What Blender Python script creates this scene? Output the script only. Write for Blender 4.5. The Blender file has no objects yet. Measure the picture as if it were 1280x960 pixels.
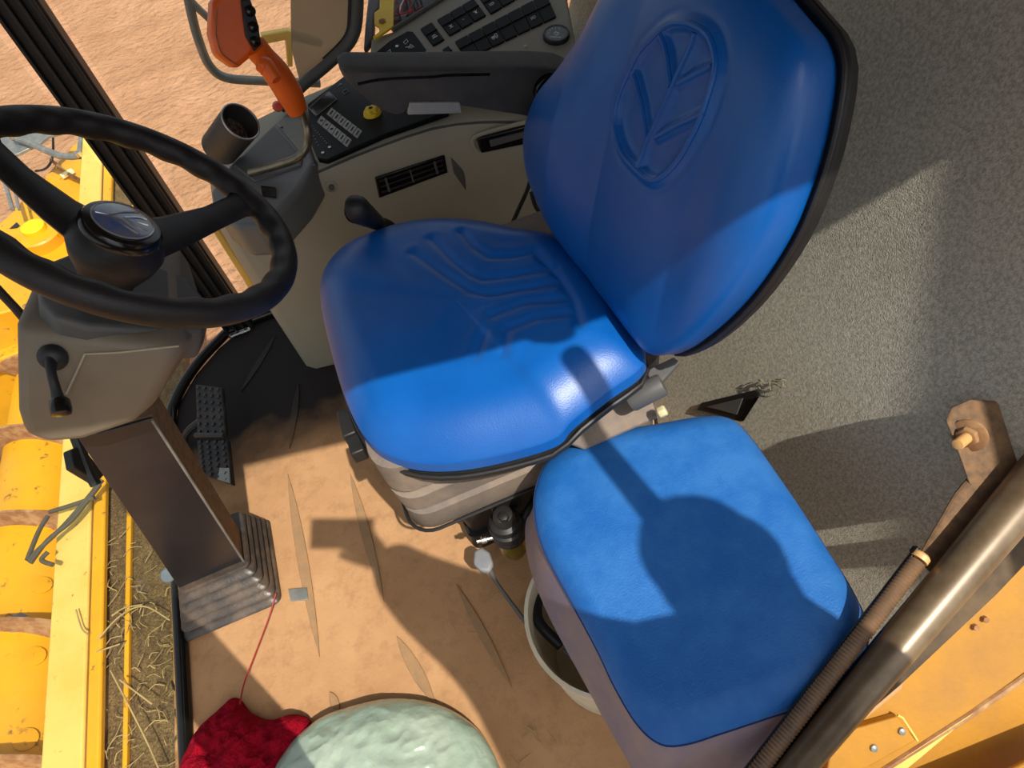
import bpy, bmesh, math, random
from mathutils import Vector, Matrix, noise
random.seed(7)
SC = bpy.context.scene
COL = SC.collection
V = Vector

# ------------------------------------------------------------------ camera
# World: +X towards the rear of the machine, +Y towards its right side, +Z up, cab floor at z = 0
AX = V((0.92204, -0.35684, -0.15003)); AY = V((-0.36999, -0.6985, -0.61254)); AZ = V((0.11379, 0.6203, -0.77607))
CAM = V((0, 0, 1.4)); F = 817.0
cd = bpy.data.cameras.new('camera'); cam = bpy.data.objects.new('camera', cd); COL.objects.link(cam)
m3 = Matrix((( AX.x, -AY.x, -AZ.x), (AX.y, -AY.y, -AZ.y), (AX.z, -AY.z, -AZ.z)))
cam.matrix_world = Matrix.Translation(CAM) @ m3.to_4x4()
cd.sensor_width = 36; cd.lens = 36 * F / 1280; cd.clip_start = 0.01; cd.clip_end = 200
SC.camera = cam
# ------------------------------------------------------------------ sky, sun, exposure
w = bpy.data.worlds.new('sky'); SC.world = w; w.use_nodes = True
nt = w.node_tree; bg = nt.nodes['Background']
sky = nt.nodes.new('ShaderNodeTexSky'); sky.sky_type = 'NISHITA'; sky.sun_disc = False
sky.sun_elevation = math.radians(56); sky.sun_rotation = math.radians(160); sky.dust_density = 3.0; sky.air_density = 1.2
hsv = nt.nodes.new('ShaderNodeHueSaturation'); hsv.inputs['Saturation'].default_value = 0.4
nt.links.new(sky.outputs[0], hsv.inputs['Color']); nt.links.new(hsv.outputs[0], bg.inputs[0]); bg.inputs[1].default_value = 0.16
SUN = V((-0.2, 0.64, -1.0)).normalized()
sl = bpy.data.lights.new('sun', 'SUN'); sl.energy = 4.1; sl.angle = math.radians(0.6); sl.color = (1, 0.93, 0.82)
so = bpy.data.objects.new('sun', sl); COL.objects.link(so); so.rotation_euler = (-SUN).to_track_quat('Z', 'Y').to_euler(); so.location = (0, -2, 5)
SC.view_settings.view_transform = 'Standard'; SC.view_settings.look = 'None'
SC.view_settings.exposure = 0.18; SC.view_settings.gamma = 1.0; SC.view_settings.use_curve_mapping = False

# ------------------------------------------------------------------ measuring: a point of the photo on a known plane of the cab
def ray(px, py): return AX * (px - 640) + AY * (py - 480) + AZ * F
def on(px, py, p0, n):
    d = ray(px, py); n = V(n); return CAM + d * ((V(p0) - CAM).dot(n) / d.dot(n))
def atz(px, py, z): return on(px, py, (0, 0, z), (0, 0, 1))
def aty(px, py, y): return on(px, py, (0, y, 0), (0, 1, 0))
def atx(px, py, x): return on(px, py, (x, 0, 0), (1, 0, 0))

# ------------------------------------------------------------------ materials
def lin(c): return tuple(((x / 12.92) if x <= 0.04045 else ((x + 0.055) / 1.055) ** 2.4) for x in [v / 255 for v in c])
def mat(name, c, rough=0.5, metal=0.0, c2=None, scale=8, mixlo=0.4, mixhi=0.65, bump=0.0, bscale=200, spec=0.5, sheen=0, coat=0, detail=6, dist=0.003, stretch=None):
    m = bpy.data.materials.new(name); m.use_nodes = True; t = m.node_tree; b = t.nodes['Principled BSDF']
    b.inputs['Roughness'].default_value = rough; b.inputs['Metallic'].default_value = metal
    b.inputs['Specular IOR Level'].default_value = spec; b.inputs['Sheen Weight'].default_value = sheen; b.inputs['Coat Weight'].default_value = coat
    tc = t.nodes.new('ShaderNodeTexCoord'); src = tc.outputs['Object']
    if stretch:
        mp = t.nodes.new('ShaderNodeMapping'); mp.inputs['Scale'].default_value = stretch; t.links.new(src, mp.inputs[0]); src = mp.outputs[0]
    col = lin(c)
    if c2 is None: c2 = tuple(min(255, x * 1.12 + 4) for x in c)
    n = t.nodes.new('ShaderNodeTexNoise'); n.inputs['Scale'].default_value = scale; n.inputs['Detail'].default_value = detail; n.inputs['Roughness'].default_value = 0.65
    t.links.new(src, n.inputs[0])
    r = t.nodes.new('ShaderNodeMapRange'); r.inputs[1].default_value = mixlo; r.inputs[2].default_value = mixhi
    t.links.new(n.outputs[0], r.inputs[0])
    mx = t.nodes.new('ShaderNodeMix'); mx.data_type = 'RGBA'; mx.inputs[6].default_value = (*col, 1); mx.inputs[7].default_value = (*lin(c2), 1)
    t.links.new(r.outputs[0], mx.inputs[0]); t.links.new(mx.outputs[2], b.inputs['Base Color'])
    if bump:
        n2 = t.nodes.new('ShaderNodeTexNoise'); n2.inputs['Scale'].default_value = bscale; n2.inputs['Detail'].default_value = 3
        t.links.new(src, n2.inputs[0])
        bp = t.nodes.new('ShaderNodeBump'); bp.inputs['Strength'].default_value = bump; bp.inputs['Distance'].default_value = dist
        t.links.new(n2.outputs[0], bp.inputs['Height']); t.links.new(bp.outputs[0], b.inputs['Normal'])
    return m
def add_mix(m, c, fac_socket_builder):
    t = m.node_tree; b = t.nodes['Principled BSDF']; old = b.inputs['Base Color'].links[0].from_socket
    mx = t.nodes.new('ShaderNodeMix'); mx.data_type = 'RGBA'; t.links.new(old, mx.inputs[6]); mx.inputs[7].default_value = (*lin(c), 1)
    t.links.new(fac_socket_builder(t), mx.inputs[0]); t.links.new(mx.outputs[2], b.inputs['Base Color'])
def geo_range(axis, lo, hi, wob=0.0):
    def f(t):
        g = t.nodes.new('ShaderNodeNewGeometry'); s = t.nodes.new('ShaderNodeSeparateXYZ'); t.links.new(g.outputs['Position'], s.inputs[0])
        sock = s.outputs[axis]
        if wob:
            n = t.nodes.new('ShaderNodeTexNoise'); n.inputs['Scale'].default_value = 7; n.inputs['Detail'].default_value = 8; t.links.new(g.outputs['Position'], n.inputs[0])
            a = t.nodes.new('ShaderNodeMath'); a.operation = 'MULTIPLY_ADD'; a.inputs[1].default_value = wob; t.links.new(n.outputs[0], a.inputs[0]); t.links.new(sock, a.inputs[2]); sock = a.outputs[0]
        r = t.nodes.new('ShaderNodeMapRange'); r.inputs[1].default_value = lo; r.inputs[2].default_value = hi; t.links.new(sock, r.inputs[0]); return r.outputs[0]
    return f
def noise_range(scale, lo, hi, detail=8, stretch=None):
    def f(t):
        g = t.nodes.new('ShaderNodeTexCoord'); s = g.outputs['Object']
        if stretch:
            mp = t.nodes.new('ShaderNodeMapping'); mp.inputs['Scale'].default_value = stretch; t.links.new(s, mp.inputs[0]); s = mp.outputs[0]
        n = t.nodes.new('ShaderNodeTexNoise'); n.inputs['Scale'].default_value = scale; n.inputs['Detail'].default_value = detail; n.inputs['Roughness'].default_value = .7
        t.links.new(s, n.inputs[0]); r = t.nodes.new('ShaderNodeMapRange'); r.inputs[1].default_value = lo; r.inputs[2].default_value = hi
        t.links.new(n.outputs[0], r.inputs[0]); return r.outputs[0]
    return f
def thin_glass(name, tint=(0.93, 0.95, 0.93), dust=0.05, dustc=(200, 190, 170)):
    m = bpy.data.materials.new(name); m.use_nodes = True; t = m.node_tree; t.nodes.clear()
    o = t.nodes.new('ShaderNodeOutputMaterial'); tr = t.nodes.new('ShaderNodeBsdfTransparent'); tr.inputs[0].default_value = (*tint, 1)
    gl = t.nodes.new('ShaderNodeBsdfGlossy'); gl.inputs[1].default_value = 0.02
    lw = t.nodes.new('ShaderNodeLayerWeight'); lw.inputs[0].default_value = .08; pw_ = t.nodes.new('ShaderNodeMath'); pw_.operation = 'MULTIPLY_ADD'; pw_.inputs[1].default_value = .35; pw_.inputs[2].default_value = .03; t.links.new(lw.outputs['Facing'], pw_.inputs[0])
    mx = t.nodes.new('ShaderNodeMixShader'); t.links.new(pw_.outputs[0], mx.inputs[0]); t.links.new(tr.outputs[0], mx.inputs[1]); t.links.new(gl.outputs[0], mx.inputs[2])
    df = t.nodes.new('ShaderNodeBsdfDiffuse'); df.inputs[0].default_value = (*lin(dustc), 1)
    m2 = t.nodes.new('ShaderNodeMixShader'); m2.inputs[0].default_value = dust; t.links.new(mx.outputs[0], m2.inputs[1]); t.links.new(df.outputs[0], m2.inputs[2])
    t.links.new(m2.outputs[0], o.inputs[0]); return m

BLUE = mat('blue_vinyl', (4, 84, 164), 0.36, c2=(8, 92, 174), scale=5, bump=0.25, bscale=420, spec=0.5, dist=0.001)
BLUE2 = mat('worn_blue_vinyl', (28, 96, 170), 0.5, c2=(46, 110, 180), scale=14, bump=0.5, bscale=330, spec=0.35, dist=0.0015)
FADE = mat('faded_vinyl_side', (128, 118, 132), 0.7, c2=(150, 132, 128), scale=9, bump=0.35, bscale=300, spec=0.25, dist=0.001)
BLACKP = mat('black_plastic', (24, 24, 26), 0.5, c2=(34, 33, 32), scale=20, bump=0.1)
BLACKR = mat('black_rubber', (26, 25, 24), 0.65, c2=(70, 60, 48), scale=14, mixlo=.5, mixhi=.75, bump=0.3, bscale=120)
WHEEL = mat('wheel_rubber', (27, 25, 25), 0.5, c2=(38, 34, 32), scale=30, bump=0.4, bscale=350, spec=.4, dist=.001)
GLOSSB = mat('gloss_black', (16, 15, 14), 0.18, c2=(26, 24, 22), scale=10)
GREYP = mat('grey_plastic', (154, 149, 130), 0.6, c2=(164, 157, 138), scale=3, bump=0.15, bscale=500, dist=.001)
GREYC = mat('column_grey_plastic', (112, 102, 86), 0.55, c2=(124, 112, 94), scale=4, bump=0.15, bscale=500, dist=.001)
GREYD = mat('dark_grey_plastic', (78, 78, 78), 0.55, c2=(90, 88, 84), scale=6, bump=0.15, bscale=400, dist=.001)
ARM = mat('armrest_grey', (62, 60, 60), 0.75, c2=(76, 72, 68), scale=18, bump=0.3, bscale=260, dist=.001)
PLATE = mat('column_plate', (26, 27, 32), 0.3, c2=(48, 44, 42), scale=6, mixlo=.45, mixhi=.8, spec=.6)
DUSTPL = mat('dusty_plate', (130, 98, 66), 0.8, c2=(96, 76, 58), scale=60, bump=.3, bscale=200)
DUSTG = mat('dusty_grey_housing', (112, 102, 94), 0.8, c2=(140, 124, 108), scale=12, bump=.3, bscale=250)
BOOT = mat('dusty_bellows_rubber', (50, 44, 40), 0.38, c2=(96, 80, 64), scale=16, mixlo=.4, mixhi=.7, bump=.2)
ORANGE = mat('orange_plastic', (240, 104, 18), 0.4, c2=(224, 90, 20), scale=6, bump=.08, bscale=400)
YELP = mat('yellow_plastic', (240, 198, 8), 0.4, c2=(236, 192, 10))
YEL = mat('yellow_paint', (228, 164, 14), 0.45, c2=(214, 154, 24), scale=3, bump=.1, bscale=40)
add_mix(YEL, (130, 92, 46), noise_range(14, .6, .66))
YELC = mat('sunbleached_yellow', (226, 190, 96), 0.55, c2=(216, 178, 78), scale=5, bump=.1, bscale=60)
add_mix(YELC, (150, 112, 60), noise_range(34, .62, .70))
YELD = mat('dusty_yellow_body', (172, 120, 18), 0.6, c2=(156, 108, 34), scale=5, bump=.3, bscale=70)
STRAW = mat('straw_dust', (138, 114, 68), 0.95, c2=(104, 82, 50), scale=26, mixlo=.35, mixhi=.6, bump=1.0, bscale=90, dist=.02, stretch=(2.2, 1, 1))
RUST = mat('rusty_steel', (140, 96, 60), 0.8, c2=(176, 140, 96), scale=20, bump=.4, bscale=90)
STEEL = mat('grey_steel', (120, 124, 122), 0.45, metal=.4, c2=(150, 150, 142), scale=15)
CHROME = mat('bright_steel', (200, 200, 200), 0.25, metal=1.0)
ROD = mat('dull_rod', (120, 112, 96), 0.32, metal=.8, c2=(150, 138, 112), scale=20)
CARPET = mat('grey_carpet', (164, 160, 144), 1.0, c2=(206, 200, 182), scale=170, mixlo=.35, mixhi=.65, bump=.6, bscale=420, spec=.1, dist=.004, detail=3)
add_mix(CARPET, (150, 134, 104), noise_range(3, .62, .95))
FLOORM = mat('dusty_rubber_mat', (176, 134, 94), 0.9, c2=(190, 148, 106), scale=9, mixlo=.35, mixhi=.7, bump=.5, bscale=160, spec=.2, dist=.002)
add_mix(FLOORM, (150, 112, 78), noise_range(26, .5, .85))
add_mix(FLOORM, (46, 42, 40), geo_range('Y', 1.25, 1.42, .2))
RIB = mat('mat_ridge_dust', (160, 124, 86), 0.9, c2=(146, 118, 86), scale=40, bump=.4)
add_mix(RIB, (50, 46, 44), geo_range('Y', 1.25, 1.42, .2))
SOIL = mat('red_soil', (160, 118, 86), 1.0, c2=(184, 142, 108), scale=1.3, mixlo=.3, mixhi=.7, bump=1.0, bscale=9, dist=.08, spec=.1, detail=10)
add_mix(SOIL, (130, 92, 66), noise_range(9, .6, .75))
WHITEP = mat('white_bucket_plastic', (226, 216, 190), 0.45, c2=(206, 190, 156), scale=5)
add_mix(WHITEP, (170, 130, 70), noise_range(12, .64, .74))
RED = mat('red_terry', (150, 12, 34), 1.0, c2=(112, 8, 24), scale=60, bump=1.0, bscale=240, spec=.08, dist=.004)
WHITE = mat('white_print', (225, 225, 220), 0.6)
BEIGE = mat('cream_strip', (190, 178, 150), .6)
AMBER = mat('amber_bowl', (150, 130, 30), .15, c2=(120, 100, 20))
AMBER.node_tree.nodes['Principled BSDF'].inputs['Transmission Weight'].default_value = .6
SILV = mat('silver_edge', (190, 190, 190), .3, metal=.8)
EMB = mat('emblem_blue', (60, 90, 150), .12, c2=(120, 120, 118), scale=30, spec=.8, coat=.5)
WIRE = mat('red_wire', (150, 30, 30), .5)
SKIN = mat('skin', (190, 140, 110), .6)
SHIRT = mat('navy_shirt', (40, 50, 80), .9)
JEANS = mat('denim', (50, 64, 92), .9)
HATM = mat('straw_hat', (200, 180, 130), .9)
CABLE = mat('black_cable', (18, 18, 20), .5)
BONE = mat('pale_roller', (214, 160, 96), .4, c2=(226, 180, 120), scale=20)
GLASS = thin_glass('window_glass', dust=.03)
FILM = thin_glass('reflection_film', dust=.72, dustc=(196, 178, 148))  # beige share is a window reflection put into the colour
BAG = mat('pale_green_bag', (186, 202, 182), .2, c2=(156, 180, 160), scale=5, bump=.6, bscale=26, coat=.4, dist=.01, spec=.6)
BAG.node_tree.nodes['Principled BSDF'].inputs['Transmission Weight'].default_value = .25
STRAWC = mat('straw_stalk', (160, 138, 88), .9)

# ------------------------------------------------------------------ mesh building
class G:
    def __init__(s): s.v = []; s.f = []
    def add(s, vs, fs):
        o = len(s.v); s.v += [V(p) for p in vs]; s.f += [tuple(i + o for i in f) for f in fs]; return s
    def prism(s, pts, vec):
        n = len(pts); vec = V(vec)
        return s.add([V(p) for p in pts] + [V(p) + vec for p in pts], [tuple(range(n))[::-1], tuple(range(n, 2 * n))] + [(i, (i + 1) % n, n + (i + 1) % n, n + i) for i in range(n)])
    def frame_box(s, c, ax, ay, az):
        c = V(c); ax, ay, az = V(ax), V(ay), V(az); vs = [c + ax * i + ay * j + az * k for i in (-1, 1) for j in (-1, 1) for k in (-1, 1)]
        return s.add(vs, [(0, 1, 3, 2), (4, 6, 7, 5), (0, 4, 5, 1), (2, 3, 7, 6), (0, 2, 6, 4), (1, 5, 7, 3)])
    def box(s, lo, hi):
        c = (V(lo) + V(hi)) / 2; d = (V(hi) - V(lo)) / 2
        return s.frame_box(c, (d.x, 0, 0), (0, d.y, 0), (0, 0, d.z))
    def tube(s, pts, r, seg=10, closed=False, cap=True, smooth=6):
        pts = [V(p) for p in pts]; rs = list(r) if isinstance(r, (list, tuple)) else [r] * len(pts)
        if smooth and len(pts) > 2 or closed:
            P, Q = [], []; n = len(pts); rng = range(n if closed else n - 1)
            for i in rng:
                g = (lambda k: k % n) if closed else (lambda k: max(0, min(n - 1, k)))
                a, b, c, d = (pts[g(i + k)] for k in (-1, 0, 1, 2))
                for j in range(smooth):
                    t = j / smooth
                    P.append(0.5 * ((2 * b) + (c - a) * t + (2 * a - 5 * b + 4 * c - d) * t * t + (-a + 3 * b - 3 * c + d) * t ** 3))
                    Q.append(rs[g(i)] * (1 - t) + rs[g(i + 1)] * t)
            if not closed: P.append(pts[-1]); Q.append(rs[-1])
            pts, rs = P, Q
        n = len(pts); T = []
        for i in range(n):
            a = pts[(i - 1) % n] if closed else pts[max(0, i - 1)]; b = pts[(i + 1) % n] if closed else pts[min(n - 1, i + 1)]
            T.append((b - a).normalized())
        u = T[0].orthogonal().normalized(); vs = []
        for i in range(n):
            u = (u - T[i] * u.dot(T[i])).normalized(); w_ = T[i].cross(u)
            for k in range(seg):
                a = 2 * math.pi * k / seg; vs.append(pts[i] + (u * math.cos(a) + w_ * math.sin(a)) * rs[i])
        fs = []
        for i in range(n if closed else n - 1):
            for k in range(seg):
                fs.append((i * seg + k, i * seg + (k + 1) % seg, ((i + 1) % n) * seg + (k + 1) % seg, ((i + 1) % n) * seg + k))
        if cap and not closed: fs += [tuple(range(seg))[::-1], tuple(range((n - 1) * seg, n * seg))]
        return s.add(vs, fs)
    def lathe(s, prof, c, axis, seg=32, caps=True):
        c = V(c); axis = V(axis).normalized(); u = axis.orthogonal().normalized(); w_ = axis.cross(u); vs = []; fs = []
        for r, h in prof:
            for k in range(seg):
                a = 2 * math.pi * k / seg; vs.append(c + axis * h + (u * math.cos(a) + w_ * math.sin(a)) * r)
        n = len(prof)
        for i in range(n - 1):
            for k in range(seg): fs.append((i * seg + k, i * seg + (k + 1) % seg, (i + 1) * seg + (k + 1) % seg, (i + 1) * seg + k))
        if caps: fs += [tuple(range(seg))[::-1], tuple(range((n - 1) * seg, n * seg))]
        return s.add(vs, fs)
    def hull(s, pts):
        b = bmesh.new(); [b.verts.new(V(p)) for p in pts]; r = bmesh.ops.convex_hull(b, input=b.verts)
        bmesh.ops.delete(b, geom=[e for e in r['geom_interior'] if isinstance(e, bmesh.types.BMVert)], context='VERTS')
        bmesh.ops.dissolve_limit(b, angle_limit=.03, verts=b.verts, edges=b.edges)
        b.verts.index_update(); s.add([x.co.copy() for x in b.verts], [tuple(x.index for x in f.verts) for f in b.faces]); b.free(); return s
    def loft(s, rings, closed=True, caps=True):
        n = len(rings[0]); vs = [p for r in rings for p in r]; fs = []
        for i in range(len(rings) - 1):
            for k in range(n if closed else n - 1): fs.append((i * n + k, i * n + (k + 1) % n, (i + 1) * n + (k + 1) % n, (i + 1) * n + k))
        if caps and closed: fs += [tuple(range(n))[::-1], tuple(range((len(rings) - 1) * n, len(rings) * n))]
        return s.add(vs, fs)

ROOT = {}
def tag(o, label=None, cat=None, group=None, kind=None):
    if label: o['label'] = label
    if cat: o['category'] = cat
    if group: o['group'] = group
    if kind: o['kind'] = kind
    return o
def thing(name, loc, label, cat, group=None):
    o = bpy.data.objects.new(name, None); COL.objects.link(o); o.location = loc; o.empty_display_size = .05; ROOT[o] = V(loc)
    return tag(o, label, cat, group)
def obj(name, g, m, parent=None, bevel=0, seg=2, smooth=True, sub=0, label=None, cat=None, group=None, kind=None):
    me = bpy.data.meshes.new(name)
    if parent is not None: org = ROOT[parent]
    else:
        xs = [p.x for p in g.v]; ys = [p.y for p in g.v]; zs = [p.z for p in g.v]
        org = V(((min(xs) + max(xs)) / 2, (min(ys) + max(ys)) / 2, min(zs)))
    me.from_pydata([p - org for p in g.v], [], g.f); me.update()
    b = bmesh.new(); b.from_mesh(me); bmesh.ops.recalc_face_normals(b, faces=b.faces); b.to_mesh(me); b.free()
    o = bpy.data.objects.new(name, me); COL.objects.link(o); me.materials.append(m); ROOT[o] = org
    if parent is not None: o.parent = parent
    else: o.location = org
    if smooth:
        me.polygons.foreach_set('use_smooth', [True] * len(me.polygons))
        try: me.set_sharp_from_angle(angle=math.radians(40))
        except Exception: pass
    if bevel:
        md = o.modifiers.new('bevel', 'BEVEL'); md.width = bevel; md.segments = seg; md.limit_method = 'ANGLE'; md.angle_limit = math.radians(35)
        md.harden_normals = False
        me.polygons.foreach_set('use_smooth', [True] * len(me.polygons))
    if sub: md = o.modifiers.new('sub', 'SUBSURF'); md.levels = sub; md.render_levels = sub
    return tag(o, label, cat, group, kind)
def closed_curve(pts, n):
    pts = [V(p) for p in pts]; N = len(pts); P = []
    for i in range(N):
        a, b, c, d = (pts[(i + k) % N] for k in (-1, 0, 1, 2))
        for j in range(16):
            t = j / 16; P.append(0.5 * ((2 * b) + (c - a) * t + (2 * a - 5 * b + 4 * c - d) * t * t + (-a + 3 * b - 3 * c + d) * t ** 3))
    L = [0]
    for i in range(len(P)): L.append(L[-1] + (P[(i + 1) % len(P)] - P[i]).length)
    out = []; j = 0
    for k in range(n):
        s_ = L[-1] * k / n
        while L[j + 1] < s_: j += 1
        t = (s_ - L[j]) / max(1e-9, L[j + 1] - L[j]); out.append(P[j].lerp(P[(j + 1) % len(P)], t))
    return out
def segd(p, a, b):
    ab = b - a; t = max(0, min(1, (p - a).dot(ab) / max(1e-12, ab.length_squared))); return (p - (a + ab * t)).length
def polyd(p, lines): return min(segd(p, l[i], l[i + 1]) for l in lines for i in range(len(l) - 1))
def pillow(outline, nrm, h, skirt, pw=3.2, nseg=180, rings=60, extra=None, tuck=.06, center=None):
    """domed pad: rim curve, rounded shoulder, flat-ish top, side skirt tucked under"""
    O = closed_curve(outline, nseg); nrm = V(nrm).normalized(); c = center if center is not None else sum(O, V()) / nseg
    g = G(); vs = []; R = [math.sin((i / rings) * math.pi / 2) for i in range(rings, 0, -1)]
    low = [(o - nrm * skirt) * 1 + (c - o) * tuck for o in O]; mid = [o - nrm * skirt * .5 + (o - c) * .004 for o in O]
    rows = [low, mid]
    for r in R:
        hh = h * max(0, (1 - r ** pw)) ** (1 / pw)
        row = []
        for o in O:
            p = c + (o - c) * r
            row.append(p + nrm * (hh + (extra(p, r) if extra else 0)))
        rows.append(row)
    g.loft(rows, caps=False)
    g.v.append(c + nrm * (h + (extra(c, 0) if extra else 0))); k = len(g.v) - 1; b0 = (len(rows) - 1) * nseg
    g.f += [(b0 + i, b0 + (i + 1) % nseg, k) for i in range(nseg)]
    g.f.append(tuple(range(nseg))[::-1]); return g
def text(s_, loc, ax, ay, size, m, parent, name='lettering'):
    cu = bpy.data.curves.new(name, 'FONT'); cu.body = s_; cu.size = size; cu.align_x = 'CENTER'; cu.align_y = 'CENTER'; cu.extrude = .0003
    o = bpy.data.objects.new(name, cu); COL.objects.link(o); ax = V(ax).normalized(); ay = V(ay).normalized(); az = ax.cross(ay).normalized(); ay = az.cross(ax)
    mw = Matrix((ax, ay, az)).transposed().to_4x4(); mw.translation = V(loc)
    dg = bpy.context.evaluated_depsgraph_get(); me = bpy.data.meshes.new_from_object(o.evaluated_get(dg)); bpy.data.objects.remove(o); me.transform(mw)
    me.transform(Matrix.Translation(-ROOT[parent])); o = bpy.data.objects.new(name, me); me.materials.append(m); COL.objects.link(o); o.parent = parent; ROOT[o] = ROOT[parent]; return o

# ================================================================== SETTING
# floor: straight front edge, rounded front-right corner
fr = [(-.735, -.02), (-.735, 1.42), (-.72, 1.52), (-.66, 1.62), (-.58, 1.70), (-.50, 1.75), (.9, 1.75), (.9, .36), (.60, .10), (.25, .04), (.2, -.02)]
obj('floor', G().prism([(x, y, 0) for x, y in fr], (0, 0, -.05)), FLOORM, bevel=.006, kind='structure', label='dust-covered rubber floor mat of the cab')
fl = [o for o in COL.objects if o.name == 'floor'][0]
# lens-shaped ridges moulded in the mat: real raised outlines
def ridge(a, b, wd):
    a, b = V(a), V(b); d = (b - a); n_ = V((-d.y, d.x, 0)).normalized(); N = 12; L, Rr = [], []
    for i in range(N + 1):
        t = i / N; c = a + d * t; k = wd * math.sin(math.pi * t) ** .8; L.append(c + n_ * k + V((0, 0, .001))); Rr.append(c - n_ * k + V((0, 0, .001)))
    g = G(); g.prism([p + V((0, 0, -.003)) for p in L + Rr[-2:0:-1]], (0, 0, .0065)); return g
for a, b, w_ in [((360, 592), (400, 822), .013), ((438, 592), (480, 752), .012), ((496, 795), (545, 882), .013), ((570, 730), (640, 860), .010), ((413, 865), (424, 890), .009),
                 ((345, 420), (302, 490), .010), ((374, 480), (362, 562), .010)]:
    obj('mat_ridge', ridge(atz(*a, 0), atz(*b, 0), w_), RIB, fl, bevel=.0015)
obj('floor_clip', G().prism([atz(361, 737, .004), atz(384, 735, .004), atz(386, 750, .004), atz(364, 752, .004)], (0, 0, .004)), STEEL, fl, bevel=.001)
g = G(); g.tube([(-.738, -.02, .006), (-.738, .6, .006), (-.738, 1.0, .012), (-.738, 1.42, .012), (-.722, 1.525, .012), (-.663, 1.628, .012), (-.583, 1.708, .012), (-.505, 1.752, .012), (-.3, 1.755, .012)], .016, 10)
obj('trim_1', g, GLOSSB, kind='structure', label='glossy black rubber lip round the front right floor corner')

# rear wall, carpeted and sloping back as it rises
X0, SL = .49, .40
def wx(z): return X0 + SL * z
g = G(); ny, nz = 60, 60; vs = []; fs = []
for i in range(nz + 1):
    for j in range(ny + 1):
        z = -.05 + 1.7 * i / nz; y = .17 + (1.62) * j / ny
        vs.append((wx(z), y, z))
for i in range(nz):
    for j in range(ny): a = i * (ny + 1) + j; fs.append((a, a + 1, a + ny + 2, a + ny + 1))
g.add(vs, fs)
wr = obj('wall_rear', g, CARPET, kind='structure', label='grey carpeted rear wall of the cab')
def atw(px, py, off=0): return on(px, py, (X0 - off, 0, 0), V((-1, 0, SL)).normalized())
# black recessed slot in the wall, torn carpet
t = thing('wall_vent', atw(915, 505), 'small black slotted recess torn into the grey carpet behind the passenger seat', 'vent')
def wpoly(pts, off): return [atw(x, y, off) for x, y in pts]
obj('frame', G().prism(wpoly([(872, 512), (878, 503), (945, 487), (952, 491), (928, 527), (905, 520)], .006), (-.004, 0, 0)), BLACKP, t, bevel=.002)
obj('recess', G().prism(wpoly([(884, 508), (930, 497), (922, 518), (900, 512)], .012), (-.003, 0, 0)), GREYD, t, bevel=.002)
obj('slot', G().prism(wpoly([(944, 497), (950, 495), (930, 526), (925, 524)], .013), (-.002, 0, 0)), GLOSSB, t)
g = G()
for i in range(12):
    p = atw(962 + random.uniform(-16, 26), 478 + random.uniform(-6, 6), .006)
    g.tube([p, p + V((-.006, random.uniform(-.01, .01), random.uniform(-.006, .008))), p + V((-.003, random.uniform(-.016, .016), random.uniform(-.008, .012)))], .0011, 5, smooth=3)
obj('carpet_fray', g, mat('fray', (128, 120, 98), 1.0), kind='stuff', label='tuft of frayed pale carpet fibres beside the black slot', cat='debris')

# right side below window and sills
obj('wall_right', G().box((-.28, 1.755, -.05), (1.0, 1.79, .56)), GREYD, kind='structure', label='grey right side panel below the side window')
# front glass and corner glass
g = G(); ys = [(-.76, -.02), (-.76, 1.40), (-.745, 1.52), (-.69, 1.63), (-.60, 1.72), (-.54, 1.76)]
g.loft([[V((x, y, .0)), V((x - .06, y + (.0 if y < 1.5 else .02), 1.62))] for x, y in ys], closed=False, caps=False)
obj('window_1', g, GLASS, kind='structure', label='front windscreen glass')
g = G().add([(-.44, 1.77, .05), (.9, 1.77, .58), (.9, 1.77, 1.62), (-.44, 1.77, 1.62)], [(0, 1, 2, 3)])
w2 = obj('window_2', g, GLASS, kind='structure', label='right side window glass')
# right front pillar
pc = (-.497, 1.745)
t = G(); t.box((-.545, 1.735, -.02), (-.455, 1.79, 1.64)); tr = obj('trim_2', t, BLACKP, bevel=.006, kind='structure', label='black right front cab pillar')
for x in (-.538, -.512, -.486, -.464):
    obj('pillar_fin', G().box((x - .004, 1.722, 0), (x + .004, 1.74, 1.62)), BLACKP, tr, bevel=.002)
g = G(); 
for i in range(14):
    p = V((-.50 + random.uniform(-.03, .03), 1.715, .016)); g.frame_box(p, V((random.uniform(.003, .006), .002, 0)), V((-.002, .004, 0)), V((0, 0, .003)))
obj('paint_chips', g, WHITE, kind='stuff', label='pale paint flakes at the foot of the black pillar', cat='debris')
# translucent beige strip that paints a reflection on the side glass, window frame band
obj('reflection_pane', G().prism([aty(363, -60, 1.74), aty(438, -60, 1.74), aty(438, 50, 1.74), aty(376, 107, 1.74), aty(364, 60, 1.74)], (0, .004, 0)), FILM, kind='structure', label='beige translucent strip painting a reflection in the right window')
g = G(); g.tube([aty(446, -60, 1.71), aty(447, 10, 1.71), aty(440, 48, 1.71), aty(412, 78, 1.71), aty(380, 105, 1.71), aty(350, 135, 1.71)], [.014] * 6, 12)
obj('trim_3', g, GREYD, kind='structure', label='dark grey window frame beside the console')
obj('trim_4', G().tube([aty(438, -60, 1.73), aty(438, 10, 1.73), aty(433, 45, 1.73), aty(405, 75, 1.73)], .006, 8), BLACKP, kind='structure', label='black seal of the window frame')
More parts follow.
